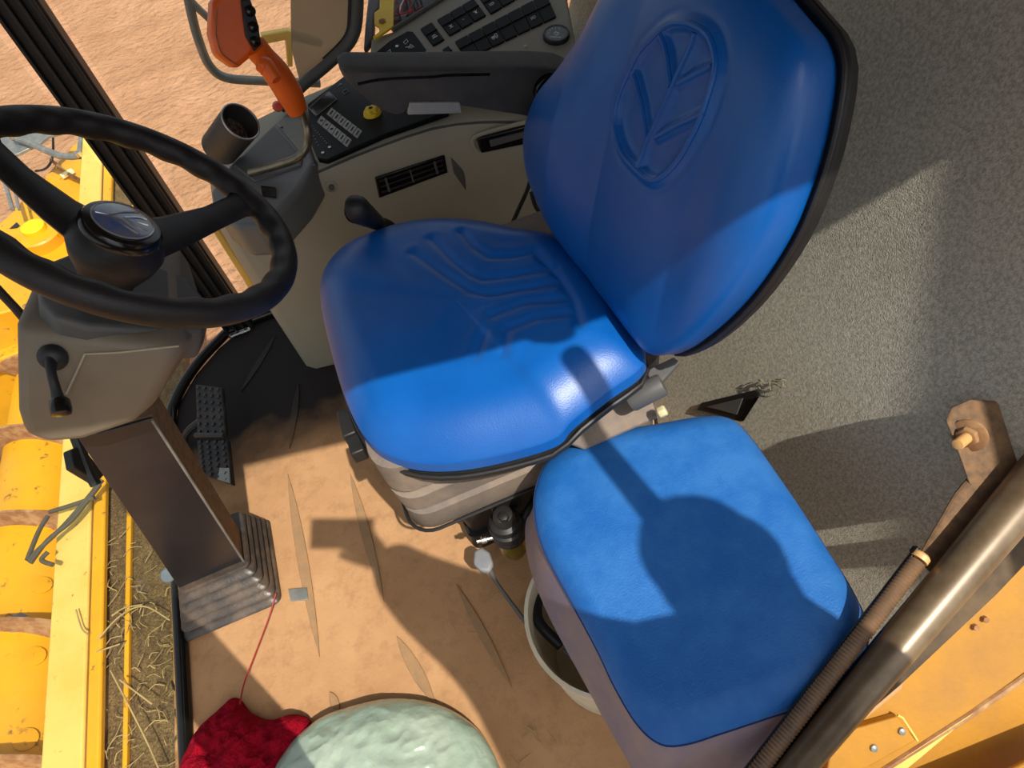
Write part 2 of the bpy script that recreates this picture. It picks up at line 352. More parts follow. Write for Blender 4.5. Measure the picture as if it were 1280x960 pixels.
# roof: its left edge throws the long shadow line over floor, seat and wall
obj('ceiling', G().prism([(-.80, .118 + .16, 1.62), (-.80, 1.85, 1.62), (1.15, 1.85, 1.62), (1.15, .05, 1.62), (.45, .035, 1.62), (0, .118, 1.62)], (0, 0, .10)), GREYD, kind='structure', label='cab roof')
obj('shade_plate', G().prism([(.985, .046, 1.62), (.875, -.68, 1.62), (1.5, -.68, 1.62), (1.5, .046, 1.62)], (0, 0, .06)), GREYD, kind='structure', label='unseen plate added to shade the rear wall')  # out-of-view plate, added to cast the diagonal shadow on the rear wall
# left front pillar, leaning forward, and the door frame beside it
def bar(a, b, wx_, wy): 
    a, b = V(a), V(b); d = b - a; u = V((1, 0, 0)); u = (u - d.normalized() * u.dot(d.normalized())).normalized(); v = d.normalized().cross(u)
    return G().loft([[p + u * wx_ + v * wy, p - u * wx_ + v * wy, p - u * wx_ - v * wy, p + u * wx_ - v * wy] for p in (a, b)])
obj('trim_5', bar((-.30, .07, -.02), (-.585, .09, 1.63), .028, .02), GLOSSB, bevel=.004, kind='structure', label='black left front door pillar')
obj('trim_6', bar((-.375, .07, -.02), (-.66, .09, 1.63), .035, .02), GLOSSB, bevel=.004, kind='structure', label='black windscreen edge frame on the left')

# rear left door pillar: shiny tube, ribbed seal, flanges
def pp(px, py, off=0.0):  # point on the leaning plane of the door post, off metres behind it
    d = .80 + (960 - py) * .00018; r = ray(px, py); return CAM + r * ((d + off) / F)
dp = thing('corner_post', pp(990, 955), 'worn brown steel corner post tube crossing the lower right corner', 'post')
def line(pts, n_=24, off=0.0):
    P = [pp(*p, off) for p in pts]; return [P[0].lerp(P[-1], i / n_) for i in range(n_ + 1)]
obj('tube', G().tube(line([(838, 1150), (1365, 517)]), [.0135 + .0185 * i / 24 for i in range(25)], 20, smooth=0), mat('worn_post', (92, 74, 54), .36, metal=.25, c2=(128, 110, 84), scale=9, spec=.6), dp)
g = G(); P = line([(805, 1148), (1146, 702)], 230, .008); g.tube(P, [.0108 + (.0009 if i % 2 else -.0005) for i in range(231)], 14, smooth=0)
obj('ribbed_seal', g, mat('ribbed_brown', (124, 94, 66), .5, c2=(92, 74, 58), scale=12), dp, smooth=True, label='ribbed brown rubber door seal')
obj('seal_edge', G().tube(line([(792, 1146), (1147, 684)], 6, .010), .0034, 10, smooth=0), GLOSSB, dp)
obj('groove', G().tube(line([(815, 1150), (1330, 530)], 6, .014), .010, 10, smooth=0), GLOSSB, dp)
e_ = pp(1150, 697, .008); obj('seal_end', G().lathe([(.0118, -.004), (.0118, .003), (.009, .006), (.004, .007)], e_, P[-1] - P[-2], 18), BONE, dp, label='pale cut end of the seal')
obj('seal_tip', G().lathe([(.005, 0), (.005, .009), (.003, .011)], pp(1140, 692, .010), P[-1] - P[-2], 14), GLOSSB, dp)
obj('flange', G().prism([pp(*p, .03) for p in [(1150, 705), (1196, 625), (1240, 572), (1345, 455), (1345, 545), (1180, 735)]], V((.006, .012, 0))), DUSTPL, dp, bevel=.003)
obj('backing_strip', G().prism([pp(*p, .045) for p in [(850, 1140), (975, 1005), (1090, 862), (1205, 745), (1345, 585), (1345, 640), (1245, 745), (1125, 858), (1090, 888), (985, 1010), (870, 1145)]], V((.006, .012, 0))), mat('dark_dusty_strip', (66, 54, 40), .8, c2=(110, 88, 60), scale=10), dp, bevel=.002)
obj('striker_bracket', G().prism([pp(*p, .03) for p in [(1184, 530), (1192, 513), (1215, 503), (1345, 512), (1345, 640), (1212, 606), (1196, 560)]], V((.002, .006, 0))), DUSTPL, dp, bevel=.002)
c0 = pp(1213, 543, .026); ax_ = (pp(1177, 572, -.016) - c0).normalized()
sb = obj('striker_washer', G().lathe([(.021, 0), (.023, .002), (.023, .005), (.021, .0065), (.013, .0068)], c0, ax_, 28), RUST, dp, label='rusty round striker washer')
obj('hex_nut', G().lathe([(.0138, .006), (.0146, .008), (.0146, .013), (.013, .015)], c0, ax_, 6), RUST, sb, bevel=.0008, smooth=False)
obj('striker_pin', G().lathe([(.0078, .014), (.0078, .038), (.007, .041), (.003, .042)], c0, ax_, 20), BONE, sb)

# ================================================================== DRIVER SEAT
seat = thing('driver_seat', (.12, .85, 0), "blue vinyl driver's seat with embossed leaf emblem on its backrest", 'seat')
ZC = .60
cpx = [(402, 385, .585), (401, 355, .595), (410, 330, .60), (432, 308, .60), (470, 291, .60), (510, 280, .60), (550, 276, .60), (600, 279, .60), (650, 289, .60), (705, 300, .60), (745, 335, .60),
       (785, 395, .60), (806, 440, .60), (800, 463, .60), (760, 492, .595), (715, 528, .585), (695, 549, .57), (640, 567, .56), (575, 580, .555), (520, 580, .555), (480, 567, .56), (455, 545, .565), (436, 510, .57), (421, 465, .575), (409, 420, .58)]
cout = [atz(x, y, z) for x, y, z in cpx]
gr = [[(541, 304), (567, 330), (590, 347), (605, 352), (642, 349), (695, 341)], [(519, 321), (560, 349), (590, 367), (612, 371), (665, 364), (702, 358)],
      [(579, 296), (594, 315), (612, 326), (642, 326), (669, 321), (699, 352), (717, 382), (725, 412)], [(616, 397), (657, 382), (710, 379)], [(631, 416), (672, 401), (717, 396)],
      [(605, 416), (594, 439)], [(635, 412), (629, 437)]]
GR = [[V((*atz(x, y, .635).to_2d(), 0)) for x, y in l] for l in gr]
def cx(p, r):
    d = polyd(V((p.x, p.y, 0)), GR); return -.0038 * math.exp(-(d / .007) ** 2) + .0016 * math.exp(-((d - .018) / .011) ** 2) + .0025 * noise.noise(p * 5) + .042 * (1 - (max(0, r - .68) / .32) ** 2)
obj('cushion', pillow(cout, (0, 0, 1), .010, .035, 3.0, 220, 90, cx), BLUE, seat, label='blue seat cushion with pressed chevron quilting')
low = [p - V((0, 0, .035)) for p in closed_curve(cout, 60)]; cc = sum(low, V()) / 60
g = G(); g.loft([[p + (p - cc) * .012 + V((0, 0, .004)) for p in low], [p + (p - cc) * .015 - V((0, 0, .006)) for p in low], [p - (p - cc) * .03 - V((0, 0, .02)) for p in low]])
obj('cushion_pan', g, BLACKP, seat)
obj('cushion_piping', G().tube([p + (p - cc) * .010 + V((0, 0, .004)) for p in low], .004, 8, closed=True, smooth=1), BLACKP, seat)
# suspension housing, stepped rounded shells
def rrect(cx_, cy_, hx, hy, r, z, n_=6):
    P = []
    for sx, sy, a0 in ((1, 1, 0), (-1, 1, 90), (-1, -1, 180), (1, -1, 270)):
        for i in range(n_ + 1):
            a = math.radians(a0 + 90 * i / n_); P.append(V((cx_ + sx * (hx - r) + r * math.cos(a), cy_ + sy * (hy - r) + r * math.sin(a), z)))
    return P
def hs(z0, z1, gx, r=.05): # housing slab
    return [rrect(.13, .845, .235 + gx, .205 + gx, r, z0), rrect(.13, .845, .235 + gx, .205 + gx, r, z1)]
g = G(); levels = [(.30, -.02), (.305, -.004), (.312, .0), (.365, .0), (.371, -.009), (.383, -.009), (.389, .002), (.435, .004), (.441, -.007), (.455, -.007), (.461, .005), (.54, .006)]
g.loft([rrect(.125, .855, .255 + gx, .235 + gx, .05, z) for z, gx in levels])
obj('suspension_cover', g, DUSTG, seat, smooth=True, label='dusty grey ribbed cover of the seat suspension')
obj('scissor_box', G().loft([rrect(.15, .88, .19, .17, .02, .06), rrect(.14, .87, .21, .19, .02, .31)]), BLACKP, seat)
obj('base_box', G().loft([rrect(.15, .88, .20, .18, .02, 0), rrect(.15, .88, .20, .18, .02, .06)]), BLACKP, seat)
g = G(); g.tube(rrect(.125, .855, .260, .240, .05, .312), .0035, 8, closed=True, smooth=1); obj('cover_rim', g, BLACKP, seat)
# side lever pieces hanging under the cushion's left front corner
g = G(); g.frame_box(atz(437, 535, .5), (.012, 0, 0), (0, .03, 0), (0, 0, .02)); g.frame_box(atz(447, 560, .5), (.012, 0, 0), (0, .02, 0), (0, 0, .015)); obj('adjuster_catch', g, BLACKP, seat, bevel=.003)
# hinge parts by the backrest
g = G(); c1 = atz(790, 500, .53); a1 = (atz(825, 482, .55) - c1).normalized(); g.lathe([(.017, -.005), (.019, 0), (.019, .052), (.017, .056)], c1, a1, 24); obj('recline_knob', g, GREYD, seat)
g = G(); g.lathe([(.009, 0), (.010, .002), (.010, .012), (.008, .014)], atz(823, 517, .50), a1, 6); obj('hinge_bolt', g, mat('pale_bolt', (190, 180, 140), .5), seat, bevel=.001, smooth=False)
obj('hinge_bracket', G().prism([atz(808, 462, .55), atz(842, 446, .57), atz(850, 452, .56), atz(815, 490, .54)], (0, 0, -.01)), GREYD, seat, bevel=.002)
obj('hinge_plate', G().prism([atz(700, 548, .49), atz(808, 478, .49), atz(822, 520, .47), atz(730, 560, .47)], (0, 0, -.008)), DUSTG, seat, bevel=.002)

# backrest
B0 = V((.335, .8, .60)); BN = V((-.941, 0, .339))
def bk(px, py, off=0): return on(px, py, B0 + BN * off, BN)
bpx = [(702, 292), (684, 255), (670, 215), (668, 165), (684, 118), (715, 80), (745, 38), (766, 0), (790, -38), (835, -62), (890, -60), (940, -32), (985, 18), (1010, 52), (1017, 95), (1005, 175), (985, 245), (960, 305), (920, 368), (880, 412), (845, 438), (820, 444), (803, 428), (770, 385), (735, 340)]
bout = [bk(x, y, .02) for x, y in bpx]
ov = [(660, 90), (720, 100), (775, 140), (805, 210), (812, 270), (800, 350), (765, 470), (725, 560), (680, 640), (620, 705), (570, 720), (510, 670), (460, 610), (432, 520), (433, 440), (450, 370), (480, 300), (520, 210), (575, 145), (610, 110)]
ze = lambda l: [(640 + x / 3.2, y / 3.2) for x, y in l]
OV = closed_curve([bk(x, y, .065) for x, y in ze(ov)], 48); oc = sum(OV, V()) / len(OV)
vein = [[(520, 670), (548, 570), (595, 470), (645, 350), (695, 220), (728, 130)], [(640, 345), (622, 230), (598, 140)], [(553, 560), (530, 420), (497, 300)], [(668, 335), (745, 290), (803, 262)], [(588, 548), (680, 495), (778, 452)]]
VE = [[bk(x, y, .065) for x, y in ze(l)] for l in vein]
bu = BN.cross(V((0, 1, 0))).normalized()
def inov(p):
    # 2D point-in-polygon on backrest plane
    x, y = p.y, p.dot(bu); c = False; n_ = len(OV); j = n_ - 1
    for i in range(n_):
        xi, yi, xj, yj = OV[i].y, OV[i].dot(bu), OV[j].y, OV[j].dot(bu)
        if (yi > y) != (yj > y) and x < (xj - xi) * (y - yi) / (yj - yi) + xi: c = not c
        j = i
    return c
OVc = [(OV + [OV[0]])]
def proj(p): return p - BN * ((p - (B0 + BN * .065)).dot(BN))
bctr = sum(bout, V()) / len(bout)
AL = (oc - bctr); lean = (oc - bk(760, 385, .065)).normalized()
side = BN.cross(lean).normalized()
def bx_(p, r):
    q_ = p - bctr; s = abs((p - oc).dot(side)); h = (p - oc).dot(lean)
    e = .030 * max(0, min(1, (s - .10) / .12)) * max(0, 1 - r ** 3) - .002 * math.exp(-((s - .12) / .03) ** 2)
    e -= .02 * max(0, -h - .1) * 1.2
    pr = proj(p); d = polyd(pr, OVc); ins = inov(pr)
    if d < .03 or ins:
        e += .004 * math.exp(-(d / .012) ** 2)
        if ins:
            dv = polyd(pr, VE); k_ = min(1, max(0, min(d, dv) - .003) / .008); e -= .0055 * k_ * k_ * (3 - 2 * k_)
        else: e -= .0025 * math.exp(-((d - .012) / .005) ** 2)
    return e
def pillow_rot(): return pillow(bout, BN, .05, .045, 3.0, 300, 150, bx_, tuck=.03)
back = obj('backrest', pillow_rot(), BLUE, seat, label='blue backrest with side bolsters')
# raised leaf emblem: ridges lying on the vinyl
def lift(p, k): 
    r_ = 0.35; return proj(p) + BN * (-.065 + .02 + .05 + .0005 + k)
def surf(p):  # height of backrest skin above the plane at p
    pl = proj(p) - BN * .045; O = bout; d = pl - bctr
    # ratio r by the ray to the outline
    best = 1.0; x, y = d.y, d.dot(bu); n_ = len(O)
    for i in range(n_):
        ax1, ay1 = (O[i] - bctr).y, (O[i] - bctr).dot(bu); bx1, by1 = (O[(i + 1) % n_] - bctr).y, (O[(i + 1) % n_] - bctr).dot(bu)
        dx, dy = bx1 - ax1, by1 - ay1; den = x * dy - y * dx
        if abs(den) > 1e-9:
            k = (ax1 * dy - ay1 * dx) / den; m_ = (ax1 * y - ay1 * x) / den
            if k > 0 and 0 <= m_ <= 1: best = 1 / k
    r = min(.99, best); hh = .05 * (1 - r ** 3) ** (1 / 3); return pl + BN * (hh + .0 + bx_(pl, r))
em = G(); em.tube([surf(p) - BN * .0015 for p in closed_curve(OV, 70)], .0042, 8, closed=True, smooth=1)
for l in VE: 
    pts = []
    for i in range(len(l) - 1): pts += [l[i].lerp(l[i + 1], k / 4) for k in range(4)]
    em.tube([surf(p) - BN * .0015 for p in pts + [l[-1]]], .0042, 8, smooth=1)
obj('leaf_emblem', em, BLUE, seat, label='embossed oval leaf emblem')
# black shell behind
bc = closed_curve(bout, 90); c = sum(bc, V()) / 90
g = G(); g.loft([[p - BN * .040 + (p - c) * .005 for p in bc], [p - BN * .045 + (p - c) * .022 for p in bc], [p - BN * .058 + (p - c) * .012 for p in bc], [p - BN * .085 - (p - c) * .16 for p in bc]])
obj('backrest_shell', g, BLACKP, seat, label='black moulded shell behind the backrest')
obj('backrest_piping', G().tube([p - BN * .038 + (p - c) * .012 for p in bc], .0035, 8, closed=True, smooth=1), BLACKP, seat)
# armrest
AY0 = 1.12
ap = [(431, 98), (460, 93), (520, 90), (600, 89), (690, 88), (728, 96), (728, 130), (690, 150), (640, 144), (585, 135), (520, 124), (508, 130), (500, 141), (489, 143), (465, 131), (443, 116)]
am = [(430, 92), (436, 86), (460, 86), (520, 86), (600, 85), (690, 85), (728, 94), (730, 130), (690, 150), (640, 144), (585, 135), (540, 128), (518, 126), (508, 132), (501, 141), (489, 144), (475, 138), (458, 126), (442, 112), (432, 102)]
A0 = closed_curve([aty(x, y, AY0) for x, y in am], 72); ac_ = sum(A0, V()) / 72
secs = []
for dy, k in ((0, .90), (.004, .955), (.012, .985), (.03, 1.0), (.055, 1.0), (.073, .985), (.081, .95), (.085, .89)):
    secs.append([V((ac_.x + (p.x - ac_.x) * (1 - (1 - k) * .45), p.y + dy, ac_.z + (p.z - ac_.z) * k)) for p in A0])
ar = obj('armrest', G().loft(secs), ARM, seat, label='dark grey foam armrest with a split along it')
ROOT[ar] = ROOT[seat]
obj('label_plate', G().prism([aty(x, y, AY0 - .004) for x, y in [(512, 129), (575, 128), (578, 142), (510, 144)]], (0, .01, 0)), mat('pale_plate', (150, 148, 142), .5), ar, bevel=.002)
obj('foam_split', G().tube([aty(x, y, AY0 - .0005) for x, y in [(447, 105), (480, 99), (540, 96), (560, 94), (612, 93)]], .0026, 6), GLOSSB, ar)
obj('pivot', G().lathe([(.03, 0), (.03, .02)], aty(688, 115, AY0 - .012), (0, 1, 0), 24), GLOSSB, ar, bevel=.003)

# ================================================================== PASSENGER SEAT
ps = thing('passenger_seat', (.27, .30, 0), 'square blue fold-down passenger seat pad with faded dusty sides', 'seat')
tpx = [(670, 612), (684, 580), (720, 556), (775, 540), (830, 530), (880, 522), (912, 525), (936, 546), (975, 600), (1020, 668), (1066, 742)]
lpx = [(955, 899), (900, 917), (858, 930), (826, 930), (797, 906), (769, 860), (743, 806), (697, 722), (679, 686), (669, 648)]
tw = [atz(x, y, .44) for x, y in tpx] + [atz(1084, 792, .44), atz(1070, 838, .44), atz(1035, 868, .44), atz(1000, 884, .44)] + [atz(x, y, .44) for x, y in lpx]
bw = [atz(x, y, .44) + V((-.004, 0, -.1)) for x, y in tpx] + [atz(1090, 800, .44) + V((0, -.004, -.1)), atz(1076, 850, .44) + V((0, -.012, -.1)), atz(1040, 884, .44) + V((0, -.012, -.1)), atz(1000, 898, .44) + V((0, -.012, -.1))] + [atz(x, y, .34) for x, y in [(960, 985), (905, 992), (856, 998), (812, 1000), (784, 950), (758, 905), (735, 862), (684, 766), (660, 700), (658, 650)]]
def px_(p, r): return .003 * noise.noise(p * 7) + .016 * (1 - (max(0, r - .82) / .18) ** 2)
O = closed_curve(tw, 160); pc_ = sum(O, V()) / 160
obj('seat_pad', pillow(tw, (0, 0, 1), .012, .01, 4, 200, 60, px_, tuck=.0), BLUE2, ps, label='worn blue vinyl seat pad')
low2 = O; NB = 16
def dense(P):
    out = []; n = len(P)
    for i in range(n):
        a, b, c, d = (P[(i + k) % n] for k in (-1, 0, 1, 2))
        for q_ in range(NB): t = q_ / NB; out.append(0.5 * ((2 * b) + (c - a) * t + (2 * a - 5 * b + 4 * c - d) * t * t + (-a + 3 * b - 3 * c + d) * t ** 3))
    return out
DT, DB = dense(tw), dense(bw); rg = []
for t, bulge, dz in ((0, -.005, .002), (.12, .006, 0), (.45, .012, 0), (.8, .008, 0), (1, 0, 0), (1, -.06, -.005)):
    rg.append([a.lerp(b, t) + (a - pc_) * bulge + V((0, 0, dz)) for a, b in zip(DT, DB)])
g = G(); g.loft(rg)
obj('side_band', g, FADE, ps, label='faded grey-pink vinyl side of the pad')
obj('seam', G().tube([p + (p - pc_) * .004 + V((0, 0, .001)) for p in low2], .0011, 6, closed=True, smooth=1), mat('seam_thread', (22, 50, 96), .8), ps)
g = G(); obj('hinge_arm', g.box((.30, .18, .30), (.455, .21, .345)), BLACKP, ps, bevel=.004); obj('hinge_arm', G().box((.30, .38, .30), (.455, .41, .345)), BLACKP, ps, bevel=.004)
obj('support_leg', G().tube([(.41, .17, .35), (.44, .17, .0)], .014, 12, smooth=0), BLACKP, ps); obj('support_leg', G().tube([(.41, .42, .35), (.44, .42, .0)], .014, 12, smooth=0), BLACKP, ps)

# bucket with odds and ends beneath it
bk_ = thing('bucket', (.135, .37, 0), 'stained white plastic bucket tucked under the passenger seat', 'bucket')
obj('bucket_wall', G().lathe([(.118, 0.002), (.122, .03), (.140, .245), (.145, .247), (.145, .255), (.138, .256), (.134, .24), (.116, .03), (.11, .01)], (.135, .37, 0), (0, 0, 1), 56), WHITEP, bk_)
obj('bucket_floor', G().lathe([(.112, .012), (.112, .02)], (.135, .37, 0), (0, 0, 1), 40), WHITEP, bk_)
for i, (x, y, l, a, z) in enumerate([(.06, .40, .10, 1.9, .20), (.10, .33, .11, 2.2, .17), (.05, .35, .06, .5, .215)]):
    d = V((math.cos(a), math.sin(a), -.25)); u = V((-math.sin(a), math.cos(a), 0))
    obj('tool_bar', G().frame_box((x + .02, y, z), d * l * .5, u * .014, (0, 0, .008)), GREYD, None, bevel=.003, label=['dark flat bar lying deepest in the bucket', 'long dark bar leaning across the bucket', 'short grey block on top inside the bucket'][i], cat='tool', group='tools in the bucket')
obj('black_hose', G().tube([(.04, .36, .215), (.02, .42, .22), (.06, .48, .20), (.12, .46, .16), (.10, .38, .14)], .010, 10), CABLE, label='coiled black hose inside the white bucket', cat='hose')

# fuel water separator with amber bowl
fs_ = thing('fluid_filter', atz(640, 690, .12), 'black filter head with an amber glass bowl between the two seats', 'filter')
fc = atz(636, 665, .24)
obj('filter_head', G().lathe([(.020, -.005), (.033, .0), (.035, .03), (.030, .033), (.030, .05), (.022, .055), (.018, .075), (.008, .08)], fc, (0, 0, 1), 28), BLACKP, fs_)
obj('filter_bowl', G().lathe([(.008, -.095), (.021, -.088), (.028, -.065), (.028, 0)], fc, (0, 0, 1), 28), AMBER, fs_, label='amber sediment bowl')
obj('bowl_collar', G().lathe([(.034, -.008), (.034, .006)], fc, (0, 0, 1), 28), BLACKP, fs_, bevel=.002)
obj('fitting', G().lathe([(.005, 0), (.005, .012), (.008, .013), (.008, .022), (.005, .024), (.005, .032)], fc + V((-.032, -.005, .015)), (-1, .1, .15), 12), CHROME, fs_, label='bright metal hose fitting')
obj('top_screw', G().lathe([(.010, 0), (.010, .012), (.006, .014)], fc + V((0, -.01, .075)), (0, 0, 1), 6), BLACKP, fs_)
g = G(); g.tube([fc + V((.03, 0, .02)), fc + V((.06, .02, .03)), fc + V((.09, .06, .0)), fc + V((.1, .1, -.1))], .008, 10); obj('hose', g, CABLE, fs_)
g = G(); g.frame_box(fc + V((.015, .035, .045)), (.03, 0, 0), (0, .008, 0), (0, 0, .022)); obj('mount_bracket', g, BLACKP, fs_, bevel=.003)
lv = thing('floor_lever', atz(604, 700, .1), 'grey paddle-ended lever lying low beside the filter', 'lever')
obj('paddle', G().prism([atz(x, y, .12) for x, y in [(592, 688), (602, 683), (612, 690), (616, 703), (612, 714), (600, 713), (591, 704)]], (0, 0, -.02)), mat('grey_rubber', (120, 122, 126), .6), lv, bevel=.006, seg=3)
obj('rod', G().tube([atz(612, 712, .11), atz(622, 730, .08), atz(655, 775, .03), atz(668, 790, .012)], [.007, .004, .005, .006], 10), GREYD, lv)

# ================================================================== STEERING
wc = V((-.27, .86, .95)); wn = V((.68, -.04, .73)).normalized(); wa = V((0, 1, 0)).cross(wn).normalized(); wb = wn.cross(wa)
def wp(deg, r, h=0): a = math.radians(deg); return wc + wa * (math.cos(a) * r) + wb * (math.sin(a) * r) + wn * h
sw = thing('steering_wheel', wc - wn * .07, 'black steering wheel with finger grips and a blue leaf badge', 'steering wheel')
N = 240; RR = .192
g = G(); P = [wp(360 * i / N, RR) for i in range(N)]; ang = []
vs = []; sg = 16
for i in range(N):
    a = 360 * i / N; rad = (P[i] - wc).normalized()
    for k in range(sg):
        b_ = 2 * math.pi * k / sg; rr = .0185; grip = .0013 * math.sin(math.radians(a * 24)) if math.cos(b_) < -.2 else 0
        vs.append(P[i] + rad * math.cos(b_) * (rr + grip) + wn * math.sin(b_) * (rr + grip))
g.add(vs, [(i * sg + k, i * sg + (k + 1) % sg, ((i + 1) % N) * sg + (k + 1) % sg, ((i + 1) % N) * sg + k) for i in range(N) for k in range(sg)])
obj('rim', g, WHEEL, sw)
hub = on(152, 283, wc, wn); hub = wc.lerp(hub, 1.0)
for nm, deg in (('spoke', 36), ('spoke', 159), ('spoke', 278)):
    if deg == 278: continue
    e = wp(deg, RR - .004); c = hub - wn * .03; d = e - c; s = wn.cross(d).normalized()
    rings = []
    for t in [0, .15, .4, .7, .9, 1]:
        p = c.lerp(e, t) - wn * (.012 * math.sin(math.pi * t)); w_ = .044 - .022 * min(1, t * 1.6) + (.012 if t > .95 else 0); th = .013 - .004 * t
        rings.append([p + s * (w_ * math.cos(x)) + wn * (th * math.sin(x)) for x in [2 * math.pi * k / 14 for k in range(14)]])
    obj('spoke', G().loft(rings), WHEEL, sw)
hc = hub
obj('hub', G().lathe([(.022, -.13), (.030, -.105), (.034, -.08), (.050, -.05), (.056, -.03), (.050, -.014), (.046, -.006)], hc, wn, 36), WHEEL, sw)
obj('hub_cap', G().lathe([(.044, -.014), (.047, -.010), (.047, .000), (.043, .006), (.036, .008)], hc, wn, 40), GLOSSB, sw)
bdg = obj('badge', G().lathe([(.0345, .0075), (.0345, .0095), (.030, .011), (0.002, .0135)], hc, wn, 40), EMB, sw, label='round blue leaf badge')
ROOT[bdg] = ROOT[sw]
obj('badge_ring', G().tube([hc + wn * .0095 + (wa * math.cos(x) + wb * math.sin(x)) * .0345 for x in [2 * math.pi * k / 40 for k in range(40)]], .0012, 6, closed=True, smooth=1), SILV, bdg)
def bp_(u, v_): return hc + wn * (.0138 - .003 * (u * u + v_ * v_)) + (-wb * u - wa * v_) * .03 * -1
g = G()
for l in [[(0, -1), (0, .9)], [(0, -.5), (-.55, .15), (-.75, .55)], [(0, 0), (-.35, .55), (-.4, .85)], [(0, -.5), (.55, .15), (.75, .55)], [(0, 0), (.35, .55), (.4, .85)]]:
    g.tube([bp_(*p) for p in l], .0012, 6, smooth=3)
obj('badge_veins', g, SILV, bdg)

# column: plates, head housing, stalk, bellows
scol = thing('steering_column', (-.6, .88, 0), 'grey steering column housing with dark glossy lower plate', 'steering column')
yl, yr = .80, .93
q1 = [aty(98, 545, yl), aty(190, 520, yl), aty(306, 701, .845), aty(229, 740, .845)]
g = G(); g.hull(q1 + [p + V((0, .075, 0)) for p in q1]); obj('column_tube', g, DUSTPL, scol, bevel=.003, label='dusty brown driver side of the lower column')
obj('side_plate', G().prism(q1, (0, -.006, 0)), PLATE, scol, bevel=.0015, label='dark glossy side plate')
obj('plate_edge', G().tube([q1[1] + V((0, -.008, 0)), q1[2] + V((0, -.008, 0))], .0025, 8, smooth=0), STEEL, scol)
hl = [(22, 520), (30, 545), (60, 556), (105, 552), (168, 531), (186, 515), (228, 435)]
L = [aty(x, y, .74) for x, y in hl]
tp = [on(x, y, (-.33, .86, .80), (.6, 0, .8)) for x, y in [(20, 408), (45, 350), (75, 320), (240, 352), (258, 385), (252, 412)]]
g = G(); g.hull(L + [p + V((0, .26, 0)) for p in L] + tp + [tp[1] + V((.02, .05, -.02)), tp[3] + V((0, .05, 0))])
hd = obj('head_housing', g, GREYC, scol, bevel=.016, seg=4, label='grey-brown plastic housing'); ROOT[hd] = ROOT[scol]
cw = [(48, 345), (62, 325), (95, 312), (150, 314), (235, 345), (256, 372), (262, 395), (254, 412), (190, 412), (110, 408), (68, 396), (50, 375)]
obj('cowl', G().prism([on(x, y, V((-.33, .86, .80)) + V((.6, 0, .8)) * .03, (.6, 0, .8)) for x, y in cw], V((-.6, 0, -.8)) * .06), GREYD, scol, bevel=.008, seg=3, label='darker grey cowl under the wheel')
def hp(px, py, off=.0): return aty(px, py, .74 - off)
from mathutils.bvhtree import BVHTree
bt = BVHTree.FromPolygons([p[:] for p in g.v], g.f)
fnrm = (L[0] - tp[0]).cross(L[4] - tp[0]).normalized()
if fnrm.y > 0: fnrm = -fnrm
# the face towards the camera is the hull face through tp[0], L[4], tp[5]
fp0 = tp[0]; fn = (L[1] - tp[0]).cross(tp[5] - tp[0]).normalized(); fn = -fn if fn.y > 0 else fn
def fc_(px, py, off=.002):
    h_ = bt.ray_cast(CAM, ray(px, py).normalized()); return (h_[0] + fn * off) if h_[0] else on(px, py, fp0 + fn * off, fn)
_h = bt.ray_cast(CAM, ray(67, 446).normalized()); fn = _h[1] if _h[1].dot(CAM - _h[0]) > 0 else -_h[1]
obj('panel_seam', G().tube([fc_(x, y) for x, y in [(84, 492), (107, 442), (150, 440), (224, 432)]], .0016, 6, smooth=1), mat('seam_light', (150, 138, 116), .6), scol)
# stalk
a0 = fc_(67, 446, 0); 
st = obj('indicator_stalk', G().lathe([(.017, -.004), (.018, .004), (.014, .010), (.008, .014)], a0, fn, 24), BLACKP, scol, label='thin black indicator stalk with a round end knob')
e0 = on(76, 512, a0 + fn * .045, fn)
obj('stalk_rod', G().tube([a0 + fn * .008, a0.lerp(e0, .25) + fn * .012, a0.lerp(e0, .6) + fn * .006, e0], [.008, .0055, .006, .009], 14), BLACKP, st)
ad = (e0 - a0).normalized()
obj('stalk_knob', G().lathe([(.008, -.016), (.0115, -.012), (.0125, 0), (.0115, .006), (.007, .0075)], e0, ad, 24), GLOSSB, st)
# bellows
g = G(); n_ = 6; rings = []
for i in range(n_ * 4):
    t = i / (n_ * 4 - 1); z = .125 * (1 - t); cx_ = -.597 - .022 * t; cy_ = .897 - .012 * t; hx = .072 + .040 * t; hy = .066 + .048 * t
    k = (.007, .008, -.006, -.007)[i % 4]
    rings.append(rrect(cx_, cy_, hx + k, hy + k, .018, z))
g.loft(rings); obj('bellows', g, BOOT, scol, label='dusty black rubber bellows at the column foot')
# small blue-grey clip at the column's left foot
obj('foot_clip', G().lathe([(.018, 0), (.018, .012)], atz(212, 718, .06), (0, -.6, .8), 16), mat('bluegrey', (80, 92, 98), .5), scol, bevel=.003)

